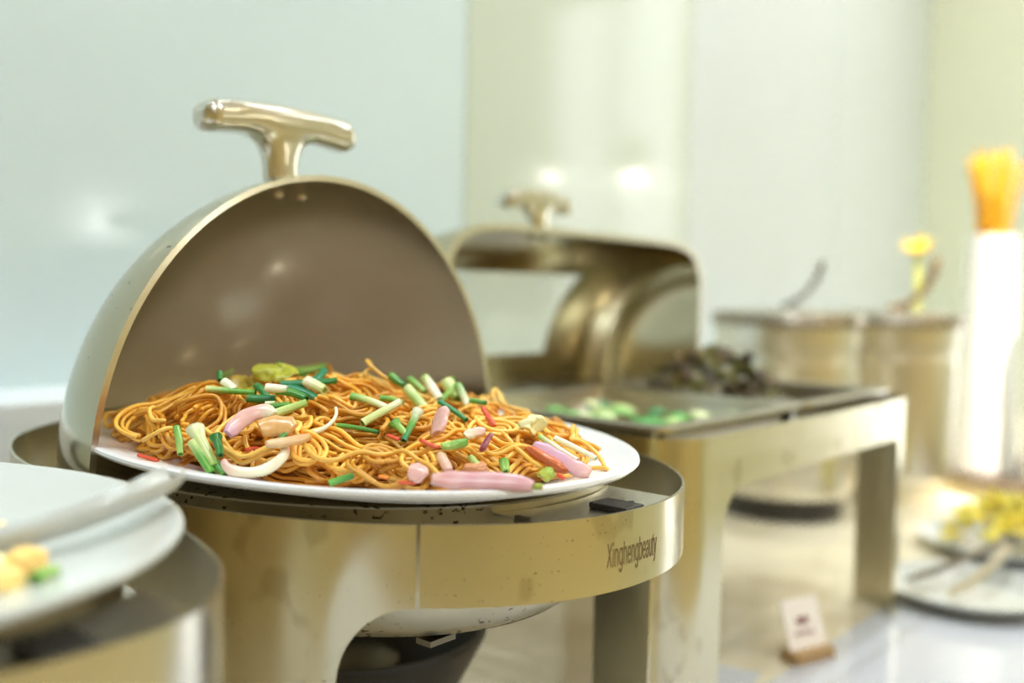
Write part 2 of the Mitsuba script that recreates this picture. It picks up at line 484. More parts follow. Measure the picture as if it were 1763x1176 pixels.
def sheet(name, t, path, ztop, zbot, thick, rows, mat, label=None):
    """A bent sheet whose inner side gets a darker steel standing in for shade."""
    m = band(path, ztop, zbot, thick, rows)
    nq = 2 * (len(path) - 1) * (rows - 1)
    def sub(fa):
        g = trimesh.Trimesh(m.vertices, fa, process=False)
        g.remove_unreferenced_vertices()
        return g
    key = obj(name, sub(np.vstack([m.faces[:nq], m.faces[2 * nq:]])), mat, t, smooth=40, label=label)
    obj('inner_face', sub(m.faces[nq:2 * nq]), 'steel_inner_shade', key, smooth=40, label='inner side of the sheet, darkened to stand in for shade')
    return key


def chafer_frame(t, a, b, n, cx, cy, mat, lettering=False, legs=True, seam=0.103, front_label=None):
    full = oval(a, b, n, 2400, cx, cy)
    ang = np.arange(2400) / 2400 * 2 * PI
    x, y = full[:, 0] - cx, full[:, 1] - cy
    fr = full[(y < 0) & (np.abs(x) <= seam - 0.0005)]
    fr = dense(fr[np.argsort(fr[:, 0])], 0.0015)
    bk = full[(y > 0) & (np.abs(x) <= seam)]
    bk = dense(bk[np.argsort(-bk[:, 0])], 0.0015)
    fb = sheet('frame_band', t, fr, 0.0, -BH, 0.0016, 10, mat)
    sheet('frame_band', t, bk, 0.0, -BH, 0.0016, 10, mat)
    for sgn in (-1, 1):
        m = (x * sgn > seam + 0.0004)
        pts = full[m]
        th = np.arctan2(y[m], x[m])
        if sgn < 0:
            th = np.where(th < 0, th + 2 * PI, th)
        pts = pts[np.argsort(th)]
        pts = cx + (pts[:, 0] - cx) * 1.004, cy + (pts[:, 1] - cy) * 1.004
        path = dense(np.stack(pts, 1), 0.0012)
        s = np.r_[0, np.cumsum(np.linalg.norm(np.diff(path, axis=0), axis=1))]
        L = s[-1]
        z = lower_edge(path, ([(0.023, 0.091), (L - 0.091, L - 0.023)] if sgn > 0 else [(0.035, 0.101), (L - 0.101, L - 0.035)]) if legs else [], -BH, COUNTER, 0.034)
        sheet('leg_panel', t, path, 0.0, z, 0.0016, 26, mat, label='curved side panel that runs down into two legs')
    return fb


def wrap_text(key, text, x0, x1, zlow, cap, a, b, n, cx, cy):
    """Etched lettering on the front band, from x0 to x1."""
    m = meshkit.text_mesh(text, 1.0, 0.02)
    v = np.array(m.vertices)
    v[:, 0] = x0 + (v[:, 0] - v[:, 0].min()) / np.ptp(v[:, 0]) * (x1 - x0)
    z = zlow + v[:, 1] * cap
    rel = v[:, 0] - cx
    y = cy - b * (1 - np.abs(rel / a) ** n) ** (1 / n) - 0.00012 - v[:, 2] * 0.003
    m = trimesh.Trimesh(np.column_stack([v[:, 0], y, z]), m.faces, process=False)
    obj('lettering', m, 'etched', key, smooth=False, label='etched brown maker lettering')


def dome_lid(t, cx, cy, zc, rx, ry, rz, n, thick, phi1, mats, window=None, cells=(120, 70)):
    """Roll-top lid standing open: a body turned about the x axis. Its mouth is the upright plane y = cy, its back bulges to +y."""
    nu, nv = cells
    u = np.sin(np.linspace(-PI / 2, PI / 2, nu))
    ph = np.radians(np.linspace(0, phi1, nv))
    if window:
        (xa, xb), (pa, pb) = window
        u = np.sort(np.r_[u, (xa - cx) / rx, (xb - cx) / rx])
        ph = np.sort(np.r_[ph, math.radians(pa), math.radians(pb)])
        nu, nv = len(u), len(ph)
    def grid(rx, ry, rz):
        r = (1 - np.abs(u) ** n) ** (1 / n)
        X = np.repeat((cx + rx * u)[:, None], nv, 1)
        Y = cy + ry * r[:, None] * np.sin(ph)[None]
        Z = zc + rz * r[:, None] * np.cos(ph)[None]
        return np.stack([X, Y, Z], -1).reshape(-1, 3)
    mask = None
    if window:
        uc, pc = (u[1:] + u[:-1]) / 2, (ph[1:] + ph[:-1]) / 2
        inside = ((uc > (xa - cx) / rx) & (uc < (xb - cx) / rx))[:, None] & ((pc > math.radians(pa)) & (pc < math.radians(pb)))[None]
        mask = ~inside
    go, gi = grid(rx, ry, rz), grid(rx - thick, ry - thick, rz - thick)
    f = quads(nu, nv, False, mask)
    def sub(v, fa):
        m = trimesh.Trimesh(v, fa, process=False)
        m.remove_unreferenced_vertices()
        return m
    solid = shell(go, gi, nu, nv, False, mask)
    nf = len(f)
    lining = sub(solid.vertices, solid.faces[nf:2 * nf])
    outside = sub(solid.vertices, solid.faces[:nf])
    key = obj('lid', outside, mats[0], t, smooth=40)
    obj('rim', sub(solid.vertices, solid.faces[2 * nf:]), 'steel_satin', key, smooth=40, label='bare steel edge of the lid')
    obj('lining', lining, mats[1], key, smooth=40, label='inside of the lid')
    return key


def t_handle(parent, cx, cy, z0, half, mat, scale=1.0, lean=0.0):
    """Cast T grip: a flaring stem under a rounded bar."""
    import manifold3d as m3
    h = 0.040 * scale

    def inside(x, y, z):
        zb = h - 0.0100 * scale - 0.0045 * scale * (x / half) ** 2
        ex = max(abs(x) - (half - 0.0098 * scale), 0.0)
        q = (abs(y / (0.0125 * scale)) ** 2.6 + abs((z - zb) / (0.0100 * scale)) ** 2.6) ** (1 / 2.6) * 0.0100 * scale
        bar = math.hypot(ex, q) - 0.0100 * scale
        g = min(1.0, max(0.0, (z - 0.002 * scale) / (0.030 * scale)))
        wx = (0.0118 + 0.026 * g ** 2.0) * scale
        wy = (0.0085 + 0.0035 * g) * scale
        stem = ((abs(x / wx) ** 2.4 + abs(y / wy) ** 2.4) ** (1 / 2.4) - 1) * wy
        stem = max(stem, -z - 0.008 * scale, z - h + 0.009 * scale)
        k = 0.006 * scale
        w = min(1.0, max(0.0, 0.5 + 0.5 * (stem - bar) / k))
        return -(stem * (1 - w) + bar * w - k * w * (1 - w))

    m = m3.Manifold.level_set(inside, [-half - 0.004, -0.016 * scale, -0.01 * scale, half + 0.004, 0.016 * scale, h + 0.006], 0.0020 * scale, 0.0)
    q = m.to_mesh()
    g = trimesh.Trimesh(q.vert_properties[:, :3], q.tri_verts, process=True)
    trimesh.smoothing.filter_taubin(g, iterations=6)
    v = np.array(g.vertices)
    c, s = math.cos(lean), math.sin(lean)
    v = np.column_stack([v[:, 0], v[:, 1] * c + v[:, 2] * s, -v[:, 1] * s + v[:, 2] * c]) + [cx, cy, z0]
    return obj('handle', trimesh.Trimesh(v, g.faces, process=False), mat, parent, smooth=True, label='cast metal T shaped handle')


def shelf_plate(t, cx, cy, a, b, n, x0, x1, yin, z, mat):
    """Flat crescent behind the front band with a stopper pad on it."""
    xs = np.linspace(x0, x1, 40)
    yo = cy - (b - 0.002) * (1 - np.abs((xs - cx) / (a - 0.002)) ** n) ** (1 / n)
    yi = np.full(40, yin) + 0.012 * ((xs - cx) / 0.05) ** 2
    poly = np.vstack([np.column_stack([xs, yo]), np.column_stack([xs, yi])[::-1]])
    m = loft([ringloop(poly, z - 0.0015), ringloop(poly, z)])
    caps = []
    for zz, rev in ((z - 0.0015, True), (z, False)):
        v = np.vstack([np.column_stack([xs, yo, np.full(40, zz)]), np.column_stack([xs, yi, np.full(40, zz)])])
        i = np.arange(39)
        f = np.vstack([np.stack([i, i + 1, i + 41], 1), np.stack([i, i + 41, i + 40], 1)])
        caps.append(sheet_mesh(v, f[:, ::-1] if rev else f))
    k = obj('shelf', cat(m, *caps), mat, t, smooth=False, label='flat steel shelf inside the front of the frame')
    return k


dish = thing('chafing_dish', 'round brushed steel chafing dish with its dome lid open, holding the plate of noodles', 'chafing dish')
band_key = chafer_frame(dish, RA, RB, RN, 0, 0, 'steel_frame')
wrap_text(band_key, 'Xinghengbeauty', -0.0285, 0.0095, -0.0245, 0.0112, RA, RB, RN, 0, 0)
pan_prof = [(1, -0.072), (0.040, -0.072), (0.022, -0.069), (0.010, -0.061), (0.004, -0.050), (0.0, -0.038), (0.0, -0.0014), (0.0008, -0.0005), (0.010, -0.0003), (0.05, -0.0003), (1, -0.0003)]
obj('water_pan', oval_lathe(pan_prof, 0.140, 0.1885, 2.1, 128), 'steel_grime', dish, smooth=35, label='oval steel water pan with a splash stained wall')
sh = shelf_plate(dish, 0, 0, RA, RB, RN, -0.047, 0.047, -0.190, -0.0045, 'steel_pot')
obj('stopper_pad', box(-0.0065, 0.0095, -0.2275, -0.2055, -0.0044, -0.0014, 0.0008), 'black_rubber', sh, smooth=40, label='black rubber stopper pad')
obj('screw', lathe([(0, 0), (0.0016, 0), (0.0014, 0.0006), (0, 0.0008)], 0.020, -0.213, -0.0045, 12), 'black_metal', sh, label='small dark screw head')
obj('bracket', cat(box(-0.052, -0.040, -0.206, -0.197, -0.013, -0.0062), box(-0.053, -0.0505, -0.206, -0.197, -0.013, -0.002)), 'steel_dark', dish, smooth=False, label='small dark hinge bracket')
# upright joint inside the frame at the left
obj('divider', box(-0.1555, -0.142, -0.0600, -0.0585, -0.034, -0.003), 'steel_satin', dish, smooth=False)
lid = dome_lid(dish, 0.0, -0.0016, -0.0053, 0.1546, 0.155, 0.1738, 2.0, 0.0036, 99, ('steel_lid', 'steel_inside'))
t_handle(lid, -0.008, 0.040, 0.1745, 0.0590, 'steel_satin', 1.0, 0.06)
for x in (-0.009, 0.0095):
    v = trimesh.creation.icosphere(2, 1.0)
    v.apply_scale((0.0042, 0.0042, 0.0026))
    v.apply_translation((x, 0.041, 0.1582))
    obj('rivet', v, 'steel_satin', lid, smooth=True, label='round rivet head inside the lid')
for sgn in (-1, 1):   # pivots that carry the lid
    obj('pivot', lathe([(0, -0.004), (0.007, -0.004), (0.007, 0.001), (0, 0.001)], sgn * 0.1575, 0.02, -0.02, 20), 'steel_dark', dish)
obj('burner_bracket', box(-0.058, -0.040, -0.150, -0.140, -0.0745, -0.0715), 'steel_dark', dish, smooth=False)

# ------------------------------------------------------------------ plate, noodles
PCX, PCY, PROT, PA, PB = -0.017, -0.040, 1.408, 0.190, 0.140
DZ = -0.0022
PROF = [(1, 0.0022), (0.062, 0.0022), (0.058, 0.0024), (0.040, 0.0050), (0.018, 0.0110), (0.004, 0.0145), (0.0012, 0.0152), (0.0, 0.0168), (0.0004, 0.0182), (0.0018, 0.0188),
        (0.0045, 0.0184), (0.016, 0.0160), (0.030, 0.0118), (0.046, 0.0082), (0.062, 0.0066), (1, 0.0064)]
plate = oval_lathe([(a, z + DZ) for a, z in PROF], PA, PB, 2.0, 200, PCX, PCY, PROT)
tag(obj('serving_plate', plate, 'melamine', smooth=40), 'large oval white plate heaped with noodles on the open chafing dish', 'plate')

HCX, HCY, HROT, HA, HB, HH = -0.028, -0.045, 1.712, 0.158, 0.107, 0.0265


def local(x, y):
    dx, dy = x - PCX, y - PCY
    return (dx * math.cos(PROT) + dy * math.sin(PROT)), (-dx * math.sin(PROT) + dy * math.cos(PROT))


def hlocal(x, y):
    dx, dy = x - HCX, y - HCY
    return (dx * math.cos(HROT) + dy * math.sin(HROT)), (-dx * math.sin(HROT) + dy * math.cos(HROT))


def plate_z(x, y):
    a, b = local(x, y)
    s = np.sqrt((a / PA) ** 2 + (b / PB) ** 2)
    inset = (1 - s) * (PA * PB) / np.sqrt((PB * a / (s * PA + 1e-9)) ** 2 + (PA * b / (s * PB + 1e-9)) ** 2 + 1e-9) * 1.0
    return DZ + np.interp(np.clip((1 - s) * 0.165, 0, 0.07), [0.0018, 0.0045, 0.016, 0.030, 0.046, 0.062], [0.0188, 0.0184, 0.0160, 0.0118, 0.0082, 0.0066])


def heap(x, y):
    a, b = hlocal(x, y)
    r2 = (a / HA) ** 2 + (b / HB) ** 2
    lump = 0.007 * (meshkit.fbm(np.stack([x * 26, y * 26, x * 0], -1), 2, 5) - 0.5)
    return 0.0085 + (HH + lump) * (1 - 0.38 * np.clip(-a / HA, 0, 1)) * np.clip(1 - r2 ** 1.2, 0, 1)


GS = 0.0010
GX, GY = np.arange(-0.26, 0.17, GS), np.arange(-0.29, 0.17, GS)
gxx, gyy = np.meshgrid(GX, GY, indexing='ij')
top = np.maximum(plate_z(gxx, gyy), heap(gxx, gyy) - 0.0125)
ga, gb = hlocal(gxx, gyy)
in_heap = (ga / HA) ** 2 + (gb / HB) ** 2 < 1
target = np.maximum(heap(gxx, gyy), plate_z(gxx, gyy) + 0.0042)
edge_w = 1 + 1.6 * np.clip((ga / HA) ** 2 + (gb / HB) ** 2 - 0.55, 0, 1)
NR = 0.00112


def cell(x, y):
    return np.clip(((x - GX[0]) / GS + 0.5).astype(int), 0, len(GX) - 1), np.clip(((y - GY[0]) / GS + 0.5).astype(int), 0, len(GY) - 1)


OFF = np.array([(i, j) for i in range(-2, 3) for j in range(-2, 3) if i * i + j * j <= 5])
OD = np.sqrt((OFF ** 2).sum(1)) * GS
OFF1 = np.array([(i, j) for i in range(-1, 2) for j in range(-1, 2)])


def lay(xy, r=NR, sag=0.55, lift=None):
    """Lay a limp strand over what lies there already; returns its heights."""
    i, j = cell(xy[:, 0], xy[:, 1])
    ii, jj = np.clip(i[:, None] + OFF1[:, 0], 0, len(GX) - 1), np.clip(j[:, None] + OFF1[:, 1], 0, len(GY) - 1)
    z = top[ii, jj].max(1) + r * 0.75
    step = np.linalg.norm(np.diff(xy, axis=0), axis=1).mean()
    for k in range(1, len(z)):
        z[k] = max(z[k], z[k - 1] - sag * step)
    for k in range(len(z) - 2, -1, -1):
        z[k] = max(z[k], z[k + 1] - sag * step)
    zp = np.pad(z, 3, mode='edge')
    z = np.convolve(zp, [0.06, 0.12, 0.2, 0.24, 0.2, 0.12, 0.06], 'valid')
    if lift is not None:
        z = z + lift
    return z


def press(xy, z, r=NR):
    i, j = cell(xy[:, 0], xy[:, 1])
    ii, jj = np.clip(i[:, None] + OFF[:, 0], 0, len(GX) - 1), np.clip(j[:, None] + OFF[:, 1], 0, len(GY) - 1)
    h = z[:, None] + np.where(OD < r * 1.3, np.sqrt(np.maximum((r * 1.3) ** 2 - OD ** 2, 0)), -r)[None]
    np.maximum.at(top, (ii, jj), h)


def wander(x, y, length, step=0.0017, tight=1.0):
    """A curling path in plan that keeps to the heap."""
    n = int(length / step)
    th, k, out = rng.uniform(0, 2 * PI), rng.normal(0, 80), []
    mean = rng.normal(0, 55) * tight
    for _ in range(n):
        out.append((x, y))
        k += (mean - k) * 0.10 + rng.normal(0, 36) * tight
        k = min(max(k, -230), 230)
        a, b = hlocal(np.array(x), np.array(y))
        e = (a / HA) ** 2 + (b / HB) ** 2
        if e > 0.84:   # turn back towards the middle
            want = math.atan2(HCY - y, HCX - x)
            dlt = (want - th + PI) % (2 * PI) - PI
            th += 0.20 * dlt
        th += k * step
        x, y = x + step * math.cos(th), y + step * math.sin(th)
    return np.array(out)


TONES = [(0.88, 0.49, 0.075), (0.84, 0.44, 0.055), (0.90, 0.56, 0.12), (0.74, 0.36, 0.04), (0.88, 0.51, 0.085), (0.66, 0.30, 0.03)]
nv, nf, nc, nbase = [], [], [], 0


def add_noodle(p, r, tone, sides=7):
    global nbase
    rr = r * (1 + 0.10 * np.sin(np.linspace(0, 9, len(p)) + rng.uniform(0, 6)))
    m = tube(p, rr, sides, bulge=0.7)
    nv.append(m.vertices)
    nf.append(m.faces + nbase)
    nc.append(np.tile(tone, (len(m.vertices), 1)))
    nbase += len(m.vertices)


cand = np.argwhere(in_heap)
for strand in range(1300):
    deficit = np.clip(target - top, 0, 1)[in_heap]
    if strand > 120 and deficit.mean() < 0.00035:
        break
    tight = rng.choice([0.8, 1.4, 2.1])
    length = rng.uniform(0.06, 0.17)
    score = -1
    for _ in range(8):
        pick = cand[rng.integers(0, len(cand), 30)]
        best = pick[np.argmax(((target - top) * edge_w)[pick[:, 0], pick[:, 1]])]
        way = wander(GX[best[0]], GY[best[1]], length, tight=tight)
        la, lb = local(way[:, 0], way[:, 1])
        if ((la / PA) ** 2 + (lb / PB) ** 2).max() > 0.80:
            continue
        ci, cj = cell(way[:, 0], way[:, 1])
        gain = 1 + np.clip(target[ci, cj] - top[ci, cj], -0.010, 0.006).mean()
        if gain > score:
            score, base = gain, way
    if score < 0:
        continue
    tone = np.array(TONES[rng.integers(len(TONES))]) * rng.uniform(0.85, 1.1)
    t_ = np.gradient(base, axis=0)
    t_ /= np.linalg.norm(t_, axis=1, keepdims=True)
    nrm = np.stack([-t_[:, 1], t_[:, 0]], 1)
    for q in range(rng.choice([1, 2, 3], p=[0.58, 0.28, 0.14])):
        xy = base + nrm * (q * NR * 2.05) + 0.0009 * np.column_stack([np.sin(np.linspace(0, 7, len(base)) + q * 2), np.cos(np.linspace(0, 5, len(base)) + q)]) * q
        n = len(xy)
        lift = np.zeros(n)
        if rng.uniform() < 0.2 and n > 40:      # a loop that stands up from the heap
            c = rng.integers(12, n - 12)
            w = rng.integers(8, 14)
            lift += rng.uniform(0.003, 0.009) * np.exp(-((np.arange(n) - c) / w * 1.6) ** 2)
        z = lay(xy, lift=lift)
        press(xy, z)
        p = np.column_stack([xy, z])
        add_noodle(p[::1], NR * rng.uniform(0.9, 1.12), tone * rng.uniform(0.94, 1.05))
# strands that lie along the foot of the heap
for i in range(260):
    a0, e0 = rng.uniform(0, 2 * PI), rng.uniform(0.74, 0.97)
    n = rng.integers(24, 50)
    da = np.cumsum(np.full(n, 0.0016)) / (HA * HB) ** 0.5 * rng.choice([-1, 1])
    ph = rng.uniform(0, 6)
    wig = np.sin(np.arange(n) / rng.uniform(2.5, 5.5) + ph)
    ee = np.clip(e0 + 0.075 * wig + 0.03 * np.sin(np.arange(n) / 11 + ph), 0.55, 0.985)
    aa = a0 + da + 0.060 * np.cos(np.arange(n) / rng.uniform(2.5, 5) + ph)
    lx, ly = HA * ee * np.cos(aa), HB * ee * np.sin(aa)
    xy = np.column_stack([HCX + lx * math.cos(HROT) - ly * math.sin(HROT), HCY + lx * math.sin(HROT) + ly * math.cos(HROT)])
    ci, cj = cell(xy[:, 0], xy[:, 1])
    if (target[ci, cj] - top[ci, cj]).mean() < -0.0012:
        continue
    z = lay(xy)
    press(xy, z)
    add_noodle(np.column_stack([xy, z]), NR * rng.uniform(0.9, 1.1), np.array(TONES[rng.integers(len(TONES))]) * rng.uniform(0.85, 1.08))
# a few strands hang over the edge of the heap at the left and right ends
for x, y, a0, L in ((-0.128, -0.030, 2.2, 0.024), (-0.132, -0.045, 3.3, 0.018), (-0.010, -0.190, -0.6, 0.03), (0.010, -0.180, -0.9, 0.03), (-0.030, -0.195, -1.0, 0.025)):
    n = 22
    th = a0 + np.linspace(0, 1.7, n) * rng.choice([-1, 1])
    xy = np.column_stack([x + np.cumsum(np.cos(th)) * L / n, y + np.cumsum(np.sin(th)) * L / n])
    z = lay(xy)
    press(xy, z)
    add_noodle(np.column_stack([xy, z]), NR, TONES[2])
# filler mound under the strands; dark colour stands in for shade in the gaps
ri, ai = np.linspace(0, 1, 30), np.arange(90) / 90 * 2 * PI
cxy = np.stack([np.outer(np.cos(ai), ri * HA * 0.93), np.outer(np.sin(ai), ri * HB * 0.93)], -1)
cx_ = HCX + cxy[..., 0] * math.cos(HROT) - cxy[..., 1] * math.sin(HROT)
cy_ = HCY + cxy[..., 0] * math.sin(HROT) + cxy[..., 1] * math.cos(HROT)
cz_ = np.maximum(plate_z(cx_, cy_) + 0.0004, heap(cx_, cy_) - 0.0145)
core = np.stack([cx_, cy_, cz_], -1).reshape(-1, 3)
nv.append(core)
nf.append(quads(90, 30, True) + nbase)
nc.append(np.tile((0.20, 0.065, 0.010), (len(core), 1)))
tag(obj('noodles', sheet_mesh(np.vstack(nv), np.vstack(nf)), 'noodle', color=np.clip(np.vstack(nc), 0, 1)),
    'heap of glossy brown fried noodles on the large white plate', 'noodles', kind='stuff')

# ------------------------------------------------------------------ vegetables and meat among the noodles
COL = {'dg': (0.035, 0.19, 0.035), 'tg': (0.03, 0.22, 0.11), 'mg': (0.13, 0.36, 0.05), 'lg': (0.34, 0.52, 0.12), 'pg': (0.60, 0.68, 0.28), 'wh': (0.82, 0.82, 0.62), 'wf': (0.78, 0.80, 0.55),
       'yg': (0.40, 0.42, 0.05), 'yb': (0.50, 0.34, 0.06), 'pk': (0.76, 0.46, 0.42), 'pu': (0.62, 0.36, 0.48), 'ob': (0.72, 0.42, 0.16), 'ow': (0.78, 0.58, 0.34), 'pd': (0.30, 0.05, 0.10),
       'rd': (0.62, 0.06, 0.02), 'st': (0.70, 0.42, 0.46), 'mt': (0.50, 0.23, 0.12), 'rb': (0.42, 0.10, 0.03), 'cr': (0.80, 0.76, 0.42), 'or': (0.80, 0.24, 0.03)}
